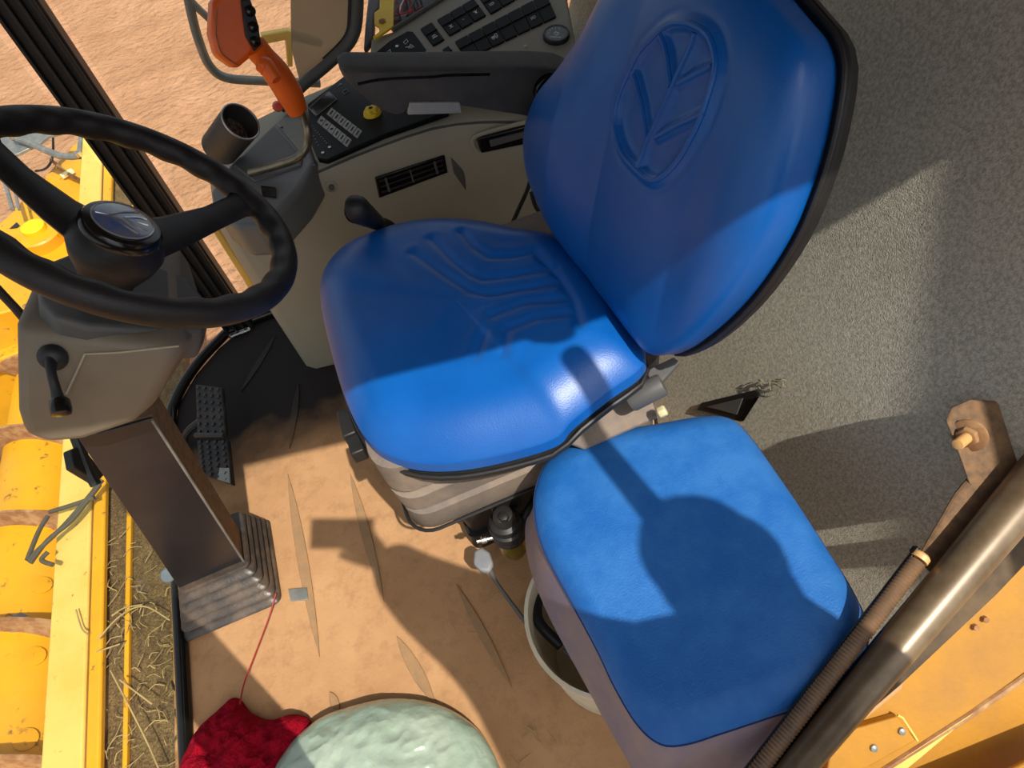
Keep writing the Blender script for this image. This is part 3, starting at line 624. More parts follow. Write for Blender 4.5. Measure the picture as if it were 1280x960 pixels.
# pedals with studded pads
for i, (pts, lab) in enumerate([(((244, 480), (277, 484), (282, 545), (246, 545)), 'studded black brake pedal pad, the farther of the pair'), (((246, 550), (284, 549), (290, 606), (250, 592)), 'studded black brake pedal pad with a worn bright corner, nearest the column')]):
    P = [atz(x, y, .13 - .03 * (k in (0, 3))) for k, (x, y) in enumerate(pts)]
    pd = thing('brake_pedal', (sum(P, V()) / 4) * 1, lab, 'pedal', 'brake pedals')
    nn = (P[1] - P[0]).cross(P[3] - P[0]).normalized(); nn = -nn if nn.z < 0 else nn
    obj('pad', G().prism(P, -nn * .014), BLACKR, pd, bevel=.004)
    for a in range(4):
        for b in range(7):
            u, v_ = (a + .5) / 4, (b + .5) / 7; c = P[0].lerp(P[1], u).lerp(P[3].lerp(P[2], u), v_)
            obj('stud', G().lathe([(.0065, 0), (.0045, .005)], c - nn * .001, nn, 8), BLACKP, pd)
    obj('arm', G().tube([sum(P, V()) / 4 - nn * .012, sum(P, V()) / 4 + V((-.09, 0, -.05)), sum(P, V()) / 4 + V((-.13, 0, -.115))], .010, 8), BLACKP, pd)
    if i: obj('worn_corner', G().prism([P[2].lerp(P[0], .02), P[2].lerp(P[3], .42), P[2].lerp(P[3], .42).lerp(P[1], .28), P[2].lerp(P[1], .35)], nn * .004), STEEL, pd, bevel=.001, label='worn bare metal corner')
    else: obj('end_bar', G().tube([P[3] + nn * .004, P[2] + nn * .004], .007, 8, smooth=0), BLACKP, pd)

# ================================================================== RIGHT CONSOLE
con = thing('side_console', (.1, 1.6, 0), 'grey plastic control console along the right side of the cab', 'console')
st_ = [(-.335, 1.50, .50), (-.325, 1.46, .55), (-.30, 1.435, .58), (-.22, 1.42, .605), (-.05, 1.405, .628), (.08, 1.402, .638), (.22, 1.40, .638), (.32, 1.375, .63), (.40, 1.34, .62), (.48, 1.30, .61), (.58, 1.26, .60)]
rings = []
for x, yi, zt in st_:
    rings.append([V((min(p[0], wx(p[2]) - .012), p[1], p[2])) for p in [V((x, yi + .015, 0)), V((x, yi, .2)), V((x, yi - .004, zt - .06)), V((x, yi, zt - .03)), V((x, yi + .008, zt - .012)), V((x, yi + .03, zt)), V((x, 1.75, zt)), V((x, 1.75, 0))]])
obj('console_body', G().loft(rings), GREYP, con, smooth=True, bevel=.004)
# light step line along the top of inner wall
obj('edge_groove', G().tube([V((x, yi + .005, zt - .016)) for x, yi, zt in st_[3:]], .003, 6, smooth=2), GREYD, con)
# nose cap
nose = [(262, 240), (270, 222), (288, 203), (352, 143), (384, 130), (388, 175), (396, 200), (374, 236), (350, 262), (325, 282), (295, 284), (270, 266)]
obj('nose_cap', G().prism([atz(x, y, .632) for x, y in nose], (0, 0, -.085)), mat('bluegrey_plastic', (108, 108, 106), .5, c2=(104, 104, 102), bump=.12, bscale=400), con, bevel=.014, seg=4, label='blue-grey front cap of the console')
obj('nose_plate', G().prism([atz(x, y, .636) for x, y in [(292, 206), (342, 157), (378, 198), (376, 207), (318, 226)]], (0, 0, -.006)), GREYD, con, bevel=.003)
obj('nose_plate', G().prism([atz(x, y, .636) for x, y in [(345, 154), (355, 146), (376, 148), (384, 176), (380, 196)]], (0, 0, -.006)), mat('greenish_grey', (120, 120, 104), .55), con, bevel=.003)
obj('slot', G().prism([atz(x, y, .637) for x, y in [(326, 232), (344, 234), (344, 246), (328, 244)]], (0, 0, -.004)), GLOSSB, con)
for x, y in [(352, 159), (393, 207)]: obj('screw', G().lathe([(.004, 0), (.003, .002)], atz(x, y, .637), (0, 0, 1), 10), GLOSSB, con)
# black control panel
ZP = .648
cpanel = obj('control_panel', G().prism([atz(x, y, ZP) for x, y in [(384, 130), (432, 93), (560, 92), (560, 140), (480, 168), (408, 200), (397, 198), (388, 178)]], (0, 0, -.012)), mat('panel_black', (9, 9, 10), .5, c2=(12, 12, 12), spec=.15), con, bevel=.003, label='black control panel with pictogram keys')
def frame4(pts, z, w_, m, par, nm):
    P = [atz(x, y, z) for x, y in pts]; g = G(); g.tube(P + [P[0]], w_, 6, smooth=0); obj(nm, g, m, par)
GW = mat('dim_white', (150, 150, 144), .6)
dsp = [(386, 135), (411, 113), (421, 124), (395, 145)]
obj('display', G().prism([atz(x, y, ZP + .001) for x, y in dsp], (0, 0, -.002)), mat('lcd', (40, 40, 36), .15), cpanel); frame4(dsp, ZP + .0015, .0008, GW, cpanel, 'display_frame')
def strip(a, b, c, d, n_, syms):
    for i in range(n_):
        A = V(a).lerp(V(b), (i + .06) / n_); B = V(a).lerp(V(b), (i + .94) / n_); D = V(d).lerp(V(c), (i + .06) / n_); Cc = V(d).lerp(V(c), (i + .94) / n_)
        k = obj('key_legend', G().prism([atz(p.x, p.y, ZP + .0012) for p in (A, B, Cc, D)], (0, 0, -.0015)), GW, cpanel); ROOT[k] = ROOT[cpanel]
        c_ = (A + B + Cc + D) / 4; w0 = atz(c_.x, c_.y, ZP + .0017)
        if syms[i] == 'o': obj('symbol', G().lathe([(.0042, 0), (.0042, .0004)], w0, (0, 0, 1), 14), GLOSSB, cpanel)
        else:
            o = V((B - A)) * .2; p2 = V((D - A)) * .3
            obj('symbol', G().prism([atz(p.x, p.y, ZP + .0018) for p in (c_ - o * .5 - p2, c_ + o * .5 - p2, c_ + o * .5 + p2, c_ - o * .5 + p2)], (0, 0, .0004)), GLOSSB, cpanel)
strip((414, 134), (453, 164), (447, 173), (408, 142), 6, '||||||'); strip((401, 144), (440, 175), (434, 184), (396, 152), 6, 'ooo|||')
for i in range(9): obj('indicator_dot', G().lathe([(.0013, 0), (.0013, .0006)], atz(390 + i * 2.3, 158 + i * 2.6, ZP + .0008), (0, 0, 1), 8), GW, cpanel)
for i in range(4): obj('indicator_dot', G().lathe([(.0013, 0), (.0013, .0006)], atz(392 + i * 2, 170 + i * 3.8, ZP + .0008), (0, 0, 1), 8), GW, cpanel)
for p in ((412, 184), (403.5, 191)): obj('indicator_lamp', G().lathe([(.0036, 0), (.0036, .0012)], atz(*p, ZP + .0008), (0, 0, 1), 12), WHITE, cpanel)
text('P', atz(425, 106, ZP + .001), (.8, -.5, 0), (.5, .8, 0), .017, GW, cpanel)
frame4([(428, 115), (433, 111), (436, 114), (431, 118)], ZP + .001, .0007, GW, cpanel, 'symbol')
# yellow knob
kc = atz(466, 143, ZP); yk = obj('yellow_knob', G().lathe([(.021, 0), (.022, .002), (.020, .008), (.016, .010)], kc, (0, 0, 1), 28), YELP, con, label='bright yellow turn knob')
vs = []; g = G(); g.loft([[kc + V((math.cos(a) * (r + .0018 * math.cos(6 * a)), math.sin(a) * (r + .0018 * math.cos(6 * a)), z)) for a in [2 * math.pi * k / 48 for k in range(48)]] for r, z in ((.0175, .006), (.0165, .013), (.013, .016), (.006, .0162))])
obj('knob_grip', g, YELP, yk); obj('knob_hole', G().lathe([(.0048, 0), (.0048, .0012)], kc + V((0, 0, .0158)), (0, 0, 1), 16), GLOSSB, yk)
# switch panel
SP0 = V((.35, 1.45, .705)); SN = V((.0, -.22, .975)).normalized()
def sp(cx_, cy_, off=0): return on(440 + cx_ / 4.267, cy_ / 4.267, SP0 + SN * off, SN)
swp = thing('switch_panel', sp(700, 200), 'raised grey dashboard panel of black rocker switches with a round gauge', 'switch panel')
obj('plate', G().prism([sp(*p) for p in [(95, 292), (100, 205), (220, 165), (440, 20), (620, -110), (1140, -420), (1150, 0), (1215, 330), (1100, 420), (300, 420)]], -SN * .05), mat('panel_grey', (136, 132, 118), .6, c2=(142, 138, 124), bump=.15, bscale=400), swp, bevel=.006, seg=3)
obj('plate_lip', G().tube([sp(*p, .004) for p in [(215, 160), (430, 22), (620, -100)]], .006, 8), GREYD, swp)
def rocker(A, B, Cc, D, sym=None):
    P = [sp(*p, .004) for p in (A, B, Cc, D)]; c = sum(P, V()) / 4; P = [c + (p - c) * .95 for p in P]
    r = obj('rocker_switch', G().prism(P, -SN * .01), mat_sw, swp, bevel=.0018, smooth=True); ROOT[r] = ROOT[swp]
    u = (P[1] - P[0]).normalized(); v_ = (P[0] - P[3]).normalized()
    obj('rocker_ridge', G().tube([P[0].lerp(P[3], .45) + SN * .0008, P[1].lerp(P[2], .45) + SN * .0008], .0013, 6, smooth=0), GLOSSB, r)
    c2 = P[0].lerp(P[1], .5).lerp(P[3].lerp(P[2], .5), .66) + SN * .0006
    if sym: 
        g = G()
        def ln(*pts): g.tube([c2 + u * (a * .01) + v_ * (b * .01) for a, b in pts], .0005, 5, smooth=0)
        if sym == 'combine': ln((-.8, -.4), (-.8, .3), (.2, .3), (.2, .7), (.8, .7), (.8, -.4), (-.8, -.4)); ln((-.8, 0), (.8, 0)); ln((-.3, -.4), (-.3, .3)); ln((-.6, -.7), (-.2, -.7)); ln((.2, -.7), (.6, -.7))
        if sym == 'lamp': ln((-.1, -.4), (.3, -.4), (.5, 0), (.3, .4), (-.1, .4), (-.1, -.4)); ln((-.3, -.3), (-.8, -.4)); ln((-.3, 0), (-.8, 0)); ln((-.3, .3), (-.8, .4))
        if sym == 'beacon': ln((-.5, -.4), (.5, -.4), (.4, .3), (-.4, .3), (-.5, -.4)); ln((-.7, -.5), (.7, -.5)); ln((0, -.2), (0, .2))
        if sym == 'fan': ln((-.5, -.5), (.5, .5)); ln((.5, -.5), (-.5, .5)); ln((0, -.6), (0, .6))
        if sym == 'dot': ln((-.2, 0), (.2, 0))
        obj('switch_symbol', g, WHITE, r)
mat_sw = mat('switch_black', (9, 9, 10), .5, c2=(12, 12, 13), spec=.15)
T = lambda a, b, i, n_: (a[0] + (b[0] - a[0]) * i / n_, a[1] + (b[1] - a[1]) * i / n_)
ta, tb, ba, bb = (545, 217), (1035, -42), (610, 318), (1093, 90)
for i, s in enumerate([None, None, 'combine', None, None, 'lamp', None]): rocker(T(ta, tb, i, 7), T(ta, tb, i + 1, 7), T(ba, bb, i + 1, 7), T(ba, bb, i, 7), s)
ta, tb, ba, bb = (450, 102), (648, -14), (520, 192), (718, 80)
for i, s in enumerate(['fan', 'dot', 'fan']): rocker(T(ta, tb, i, 3), T(ta, tb, i + 1, 3), T(ba, bb, i + 1, 3), T(ba, bb, i, 3), s)
ta, tb, ba, bb = (668, -26), (866, -140), (740, 76), (938, -40)
for i, s in enumerate(['lamp', 'fan', None]): rocker(T(ta, tb, i, 3), T(ta, tb, i + 1, 3), T(ba, bb, i + 1, 3), T(ba, bb, i, 3), s)
rocker((360, 150), (425, 112), (495, 210), (432, 245), 'beacon')
rocker((478, 262), (515, 240), (560, 300), (520, 320))
obj('symbol_plate', G().prism([sp(*p, .002) for p in [(110, 292), (200, 218), (295, 165), (325, 168), (395, 262), (380, 300), (200, 320)]], -SN * .003), mat_sw, swp, bevel=.0015)
obj('symbol_dot', G().lathe([(.0038, 0), (.0038, .0006)], sp(240, 246, .002), SN, 14), WHITE, swp)
g = G()
for pl in [[(275, 225), (292, 208), (300, 220), (284, 236), (275, 225)], [(300, 258), (312, 235), (330, 250), (300, 258)], [(190, 276), (204, 262), (206, 280)], [(285, 252), (330, 244)]]: g.tube([sp(*p, .0025) for p in pl], .0006, 5, smooth=0)
obj('symbol_lines', g, WHITE, swp)
# gauge
gc = sp(1090, 196, 0); gg = obj('fuel_gauge', G().lathe([(.030, -.004), (.031, 0), (.031, .007), (.029, .0105), (.026, .0105), (.0255, .007), (.001, .007)], gc, SN, 40), mat('bezel', (20, 20, 20), .45), swp, label='round black fuel gauge')
obj('dial', G().lathe([(.0255, .0065), (.0255, .0075)], gc, SN, 32), mat('dial_black', (12, 12, 12), .6), gg)
gu = (sp(1170, 160) - sp(1010, 235)).normalized(); gv = SN.cross(gu)
gp = lambda a, b: gc + SN * .008 + gu * (a * .024) + gv * (b * .024)
obj('needle', G().tube([gp(-.75, .0), gp(.1, -.75)], .0008, 6, smooth=0), WHITE, gg)
g = G()
for k in range(6): a = math.radians(40 + 22 * k); g.tube([gp(math.cos(a) * .7, math.sin(a) * .7), gp(math.cos(a) * .88, math.sin(a) * .88)], .0006, 5, smooth=0)
g.tube([gp(-.12, -.2), gp(-.12, .25), gp(.12, .25), gp(.12, -.2), gp(-.12, -.2)], .0006, 5, smooth=0); g.tube([gp(.12, .1), gp(.24, .05), gp(.24, -.15)], .0005, 5, smooth=0)
obj('dial_marks', g, WHITE, gg)
obj('glass', G().lathe([(.0256, .0095), (.0256, .0098)], gc, SN, 32), GLASS, gg)
obj('small_button', G().lathe([(.004, 0), (.004, .004), (.002, .005)], sp(925, 252, 0), SN, 14), mat('cream_button', (170, 164, 130), .5), swp)

# yellow bracket and wiring at the panel's front
yb = [(150, -60), (225, -60), (218, 140), (122, 206), (110, 196), (146, 166), (140, 142), (120, 128), (118, 66), (146, 46)]
yt = thing('yellow_bracket', sp(170, 80), 'notched yellow painted bracket with one bolt hole above the panel', 'bracket')
obj('bracket_plate', G().prism([sp(*p, .012) for p in yb], -SN * .006), YELP, yt, bevel=.0015)
obj('bolt', G().lathe([(.008, 0), (.008, .003), (.004, .0035)], sp(162, 116, .012), SN, 14), RUST, yt)
g0 = obj('wiring_box', G().prism([sp(*p, -.03) for p in [(225, -60), (560, -60), (430, 10), (215, 145)]], -SN * .01), GLOSSB, con)
for i, m in enumerate([WIRE, WHITE, WIRE, CABLE, WIRE, mat('brown_wire', (96, 62, 30), .5), CABLE]):
    x = 240 + i * 18; P = [sp(x + random.uniform(-20, 20), -50 + j * 45 - i * 4, -.012 + random.uniform(-.006, .008)) for j in range(4)] ; P.append(sp(x + 60, 60 - i * 6, -.015))
    obj('wire', G().tube(P, .0018, 6), m, label=['thick dull red wire nearest the yellow bracket', 'white wire looping among the red ones', 'red wire beside the white one', 'black wire in the middle of the open harness', 'red wire right of the black ones', 'brown wire in the open harness', 'black wire at the right end of the open harness'][i], cat='wire', group='loose wires in the open console')
obj('harness_cover', G().prism([sp(*p, .0) for p in [(90, -60), (150, -60), (142, 46), (118, 66), (112, 196), (96, 214), (60, 260), (70, 120)]], -SN * .02), GREYD, con, bevel=.004)

# vents and plug in console's inner wall
def cw_(px, py, off=0): return aty(px, py, 1.398 - off)
VP = [(469, 223), (556, 194), (560, 216), (474, 248)]
vt = obj('air_vent', G().prism([cw_(*p, .006) for p in VP], (0, .012, 0)), GLOSSB, con, bevel=.002, label='black louvred air vent')
for k in range(3):
    t0 = .22 + .28 * k; a = V(VP[0]).lerp(V(VP[3]), t0); b = V(VP[1]).lerp(V(VP[2]), t0); a = a.lerp(b, .05); b = b.lerp(a, .05)
    obj('vent_slat', G().tube([cw_(a.x, a.y, .009), cw_(b.x, b.y, .009)], .0022, 6, smooth=0), BLACKP, vt)
for t0 in (.15, .5, .85):
    a = V(VP[0]).lerp(V(VP[1]), t0); b = V(VP[3]).lerp(V(VP[2]), t0)
    obj('vent_tab', G().tube([cw_(a.x, a.y + 4, .011), cw_(b.x, b.y - 4, .011)], .003 if t0 != .5 else .002, 6, smooth=0), GREYD, vt)
obj('vent_shade', G().prism([cw_(*p, .0) for p in [(562, 194), (580, 212), (581, 236), (566, 214)]], (0, -.012, 0)), GREYD, vt, bevel=.002)  # dark grey wedge paints the triangular shadow right of the vent
vs2 = [(596, 174), (668, 155), (670, 178), (602, 192)]
def c3(px, py, off=0): return on(px, py, (.36, 1.355 - off, .58), V((-.45, -1, 0)).normalized())
v2 = obj('storage_slot', G().prism([c3(*p, .012) for p in vs2], (0, .01, 0)), GLOSSB, con, bevel=.003, label='dark open storage slot')
obj('slot_rim', G().tube([c3(x, y, .014) for x, y in [(598, 190), (591, 180), (600, 168), (668, 150)]], .005, 8), GREYP, v2)
obj('slot_insert', G().prism([c3(*p, .016) for p in [(612, 176), (655, 165), (656, 172), (614, 184)]], (0, .006, 0)), GREYD, v2, bevel=.001)
pc0 = aty(414, 233, 1.405); pg = obj('round_socket', G().lathe([(.016, 0), (.016, .004), (.011, .006), (.010, .002), (.002, .002)], pc0, (0, -1, .05), 24), GREYP, con, label='small round socket'); obj('plug_core', G().lathe([(.007, .002), (.007, .007)], pc0, (0, -1, .05), 16), GREYD, pg)

# gear lever knob between console and seat
gl = thing('lever_knob', atz(455, 265, .6), 'black rounded lever knob standing between console and seat', 'lever')
ka, kb = atz(446, 262, .70), atz(500, 296, .52)
obj('knob', G().tube([ka + V((-.012, 0, .008)), ka + V((-.006, 0, .004)), ka, ka.lerp(kb, .22), ka.lerp(kb, .5)], [.012, .024, .0265, .021, .013], 20), BLACKP, gl)
obj('shaft', G().tube([ka.lerp(kb, .4), kb, kb + V((.03, .02, -.3))], .010, 12), BLACKP, gl)
# cables behind the seat
for i, pts in enumerate([[(668, 205, .5), (660, 235, .5), (648, 262, .5), (640, 280, .45)], [(664, 240, .5), (672, 262, .46), (690, 272, .44), (700, 270, .42)]]):
    obj('cable', G().tube([atz(*p) for p in pts], .005, 8), CABLE, label=['thin black cable hanging down the console end by the seat', 'short black cable curling along the wall foot behind the seat'][i], cat='cable')

# joystick on its bent rod
js = thing('control_joystick', atz(378, 190, .64), 'orange multi-button joystick handle on a bent steel rod', 'joystick')
J = [atz(312, 216, .655), atz(345, 207, .665), atz(372, 197, .68), atz(384, 180, .70), atz(384, 160, .73), atz(378, 138, .755)]
obj('rod', G().tube(J, .009, 14), ROD, js)
gpnts = [atz(373, 142, .75), atz(362, 118, .79), atz(346, 92, .835), atz(330, 72, .87), atz(318, 58, .895)]
obj('grip', G().tube(gpnts, [.019, .0275, .027, .023, .024], 22), ORANGE, js, label='orange hand grip')
obj('thumb_pad', G().tube([atz(322, 80, .885), atz(333, 84, .875), atz(346, 100, .855)], [.012, .018, .010], 16), ORANGE, js)
hp0 = atz(293, 40, .93); hn = (CAM - hp0).normalized(); hn = (hn + V((.25, -.1, 0))).normalized()
def jp(px, py, off=0): return on(px, py, hp0 + hn * off, hn)
hdp = [(266, 2), (276, -12), (296, -16), (312, -2), (318, 18), (322, 45), (318, 68), (296, 87), (272, 70), (264, 42)]
obj('head', G().prism([jp(*p) for p in hdp], -hn * .055), ORANGE, js, bevel=.010, seg=4, label='orange button head')
obj('head_seam', G().tube([jp(x, y, .0006) for x, y in [(272, 8), (270, 40), (278, 68), (298, 82)]], .0012, 6), RUST, js)
obj('button_face', G().prism([jp(x, y, .001) for x, y in [(300, 0), (312, -2), (322, 30), (326, 56), (318, 66), (306, 45)]], hn * .006), BLACKP, js, bevel=.003)
for p in ((312, 14), (316, 34), (318, 52)): obj('rocker_button', G().lathe([(.010, 0), (.009, .007), (.004, .009)], jp(*p, .006), (hn + V((.3, 0, 0))).normalized(), 18), GLOSSB, js)
for p in ((329, 63), (335, 76)): obj('push_button', G().lathe([(.007, 0), (.007, .0025), (.004, .003)], on(*p, atz(330, 72, .87) + V((0, 0, .021)), hn), hn, 18), GLOSSB, js)
obj('trigger', G().lathe([(.009, -.008), (.011, 0), (.008, .008)], atz(347, 133, .765), hn, 20), mat('red_trigger', (190, 80, 60), .4), js, label='reddish trigger button')

# canister cup
cu = thing('cup_canister', atz(289, 170, .7), 'dark grey open cylinder cup fixed beside the console nose', 'cup')
ct = atz(301, 152, .73); cb = atz(274, 186, .66); ca = (ct - cb).normalized(); cl = (ct - cb).length
CUPM = mat('cup_dark', (60, 58, 54), .55)
obj('cup_wall', G().lathe([(.038, 0), (.041, .004), (.0425, cl), (.0385, cl), (.037, cl * .4), (.002, cl * .38)], cb, ca, 36), CUPM, cu)
obj('cup_rim', G().tube([ct + (ca.orthogonal().normalized() * math.cos(x) + ca.cross(ca.orthogonal().normalized()) * math.sin(x)) * .041 for x in [2 * math.pi * k / 36 for k in range(36)]], .0022, 8, closed=True, smooth=1), SILV, cu)
g = G()
for i in range(40): 
    u = ca.orthogonal().normalized(); v_ = ca.cross(u); r = .032 * math.sqrt(random.random()); a = random.random() * 6.28; p = cb + ca * cl * .62 + (u * math.cos(a) + v_ * math.sin(a)) * r
    g.lathe([(.002, -.003), (.006, 0), (.002, .004)], p, V((random.uniform(-1, 1), random.uniform(-1, 1), 1)), 6)
g.lathe([(.036, -.004), (.036, 0)], cb + ca * cl * .6, ca, 20); obj('grit', g, mat('dark_grit', (52, 46, 40), .9, c2=(120, 110, 96), scale=90), kind='stuff', label='dark grit and ash filling the grey cup', cat='debris')

# ================================================================== LOOSE THINGS ON THE FLOOR
def lump(outline, z0, h, amp, sc, seg=140, rings=50, pw=1.8, seed=0):
    def ex(p, r):
        q = V((p.x * sc + seed, p.y * sc, seed)); n1 = noise.noise(q) + .5 * noise.noise(q * 2.3) ; rid = (1 - abs(noise.noise(q * 1.3 + V((5, 2, 1)))) * 2) + .5 * (1 - 2 * abs(noise.noise(q * 3.1)))
        return (1 - r ** 6) * amp * (n1 + .6 * rid)
    return pillow(outline, (0, 0, 1), h, .01, pw, seg, rings, ex, tuck=0)
bo = [atz(x, y, .02) for x, y in [(340, 985), (362, 935), (400, 900), (440, 884), (490, 874), (545, 880), (590, 905), (618, 945), (632, 1000), (600, 1060), (480, 1085), (380, 1050)]]
bo = [V((p.x, p.y, max(.012, p.z))) for p in bo]
obj('plastic_bag', lump(bo, 0, .07, .008, 13, 260, 120, 2.2, 3.1), BAG, label='crumpled pale green plastic bag at the bottom edge of the floor', cat='bag')
ro = [atz(x, y, .02) for x, y in [(225, 970), (233, 940), (250, 910), (278, 884), (296, 872), (312, 890), (340, 900), (372, 893), (388, 905), (375, 940), (350, 985), (300, 1010), (250, 1005)]]
obj('red_cloth', lump(ro, 0, .045, .014, 22, 180, 60, 1.7, 8.4), RED, label='dark red terry cloth bundled beside the green bag', cat='cloth')
sp_ = [atz(345, 742, .03), atz(335, 775, .02), atz(318, 820, .02), atz(305, 855, .03), atz(300, 880, .05)]
obj('red_string', G().tube(sp_, .0016, 6), WIRE, label='thin red string running from the column bellows to the red cloth', cat='string')
g = G()
for i in range(16):
    p = atz(random.uniform(560, 640) if i < 8 else random.uniform(640, 760), random.uniform(700, 800) if i < 8 else random.uniform(915, 960), .002); a = random.uniform(0, 3.1); l = random.uniform(.01, .03)
    g.tube([p, p + V((math.cos(a) * l, math.sin(a) * l, .002))], .0009, 5, smooth=0)
obj('floor_straw', g, STRAWC, kind='stuff', label='bits of straw on the floor below the passenger seat', cat='straw')

# ================================================================== OUTSIDE
# soil
g = G(); N = 200; vs = []; 
for i in range(N + 1):
    for j in range(N + 1):
        x = -22 + 30 * i / N; y = -6 + 46 * j / N; vs.append((x, y, -1.95 + .05 * noise.noise(V((x * 1.5, y * 1.5, 0))) + .025 * noise.noise(V((x * 5, y * 5, 2)))))
g.add(vs, [(i * (N + 1) + j, i * (N + 1) + j + 1, (i + 1) * (N + 1) + j + 1, (i + 1) * (N + 1) + j) for i in range(N) for j in range(N)])
obj('ground', g, SOIL, kind='structure', label='rough reddish-brown soil around the machine')
g = G()
for i in range(260):
    p = V((random.uniform(-4, 2), random.uniform(2, 6), -1.94)); r = random.uniform(.01, .035)
    g.hull([p + V((random.uniform(-r, r), random.uniform(-r, r), random.uniform(-r, r))) for _ in range(8)])
obj('soil_clods', g, SOIL, kind='stuff', label='small clods of soil on the ground right of the cab', cat='soil', smooth=False)

# header beam and deck in front, running left-right
ZB = -.55
hd_ = thing('header', atz(90, 600, ZB - .3), 'yellow harvesting header with a pale top beam seen through the windscreen', 'header')
def band(xs_top, xs_bot, z, th, m, nm, y0=168, y1=1060, lab=None, bev=.01):
    (a, b), (c, d) = xs_top, xs_bot
    obj(nm, G().prism([atz(a, y0, z), atz(b, y0, z), atz(d, y1, z), atz(c, y1, z)], (0, 0, -th)), m, hd_, bevel=bev, label=lab)
def lx(x0, y0, x1, y1): return lambda y: x0 + (x1 - x0) * (y - y0) / (y1 - y0)
f1, f2 = lx(103, 170, 50, 960), lx(128, 170, 103, 960)
f3, f4 = lx(130, 170, 106, 960), lx(140, 170, 124, 960)
def strip_(fa, fb, z, th, m, nm, y0, y1, lab=None, bev=.008):
    obj(nm, G().prism([atz(fa(y0), y0, z), atz(fb(y0), y0, z), atz(fb(y1), y1, z), atz(fa(y1), y1, z)], (0, 0, -th)), m, hd_, bevel=bev, label=lab)
strip_(f1, f2, ZB, .22, YELC, 'top_beam', 165, 1080, 'pale sun-bleached yellow beam')
strip_(f2, f3, ZB - .012, .03, DUSTPL, 'beam_step', 165, 1080)
strip_(f3, f4, ZB, .03, YEL, 'beam_flange', 200, 1080)
strip_(lx(140, 170, 124, 960), lx(168, 170, 154, 960), ZB - .045, .05, STRAW, 'dust_shelf', 170, 1080)
strip_(lx(166, 170, 152, 960), lx(172, 170, 158, 960), ZB - .03, .02, YEL, 'guide_rib', 200, 1080, None, .004)
# feeder deck next to the cab: trough with straw
fd = thing('feeder_deck', atz(200, 800, -.5), 'straw-littered brown deck between header and cab floor', 'deck')
def fstrip(fa, fb, z, th, m, nm, y0, y1):
    obj(nm, G().prism([atz(fa(y0), y0, z), atz(fb(y0), y0, z), atz(fb(y1), y1, z), atz(fa(y1), y1, z)], (0, 0, -th)), m, fd, bevel=.005)
fstrip(lx(175, 300, 158, 960), lx(232, 300, 224, 960), -.60, .05, STRAW, 'trough', 330, 1100)
fstrip(lx(206, 300, 218, 960), lx(212, 300, 229, 960), -.57, .10, RUST, 'trough_edge', 500, 1100)
fstrip(lx(212, 500, 228, 960), lx(240, 500, 262, 960), -.66, .05, BLACKR, 'lower_ledge', 480, 1100)
g = G()
for i in range(150):
    px = random.uniform(128, 224); py = random.uniform(560, 1000); a = random.uniform(0, 6.28); l = random.uniform(.02, .07)
    p = atz(px, py, -.585); g.tube([p, p + V((math.cos(a) * l * .5, math.sin(a) * l * .5, .012)), p + V((math.cos(a + .4) * l, math.sin(a + .4) * l, .004))], random.choice([.0010, .0013, .0017]), 4, smooth=2)
for pts in [[(138, 838), (160, 880), (185, 930), (200, 965)], [(122, 800), (150, 770), (180, 758), (212, 775)], [(140, 770), (155, 760), (178, 756)], [(95, 762), (102, 785), (110, 793)], [(150, 850), (190, 880)], [(120, 815), (150, 805)]]:
    g.tube([atz(x, y, -.53) for x, y in pts], .0025, 6)
obj('straw_litter', g, STRAWC, kind='stuff', label='loose straw stalks scattered over the deck and beam', cat='straw')
g = G()
for i in range(60):
    p = atz(random.uniform(228, 242), random.uniform(760, 900), -.02); g.tube([p, p + V((random.uniform(-.02, .02), random.uniform(-.04, .04), random.uniform(-.01, .01))), p + V((random.uniform(-.03, .01), random.uniform(-.06, .06), -.01))], .003, 5, smooth=3)
obj('edge_debris', g, mat('dark_debris', (90, 78, 56), .9, c2=(40, 36, 30)), kind='stuff', label='dry roots and dirt caught along the front floor edge', cat='debris')

# auger: drum along Y with flighting
aug = thing('header_auger', atz(20, 700, -1.2), 'big yellow auger drum with dusty flighting rings beyond the beam', 'auger')
ac = V((atz(8, 760, -1.0).x, 0, -1.18)); R_ = .22
Y0_, Y1_ = .2, 3.3
obj('drum', G().lathe([(R_, 0), (R_, Y1_ - Y0_)], (ac.x, Y0_, ac.z), (0, 1, 0), 64), YEL, aug, smooth=True)
g = G(); N = 400; vs = []; ptc = .52; y_ = Y0_
for i in range(N + 1):
    y = Y0_ + (Y1_ - Y0_) * i / N; a = 2 * math.pi * y / ptc * 1.0
    for r in (R_ - .01, R_ + .11):
        vs.append((ac.x + math.cos(a) * r, y, ac.z + math.sin(a) * r))
g.add(vs, [(2 * i, 2 * i + 1, 2 * i + 3, 2 * i + 2) for i in range(N)])
o = obj('flighting', g, RUST, aug, smooth=False, label='rusty tan spiral flighting'); md = o.modifiers.new('s', 'SOLIDIFY'); md.thickness = .012
for k in range(9):
    a = 1.0 + k * 1.3; y = .9 + k * .16; p = V((ac.x + math.cos(a) * R_, y, ac.z + math.sin(a) * R_)) if k % 2 else V((ac.x + math.cos(.9) * R_, y, ac.z + math.sin(.9) * R_))
    nrm = (p - V((ac.x, y, ac.z))).normalized(); obj('finger_plate', G().lathe([(.04, -.004), (.04, .006), (.02, .008)], p, nrm, 16), STEEL if k % 2 else YEL, aug)
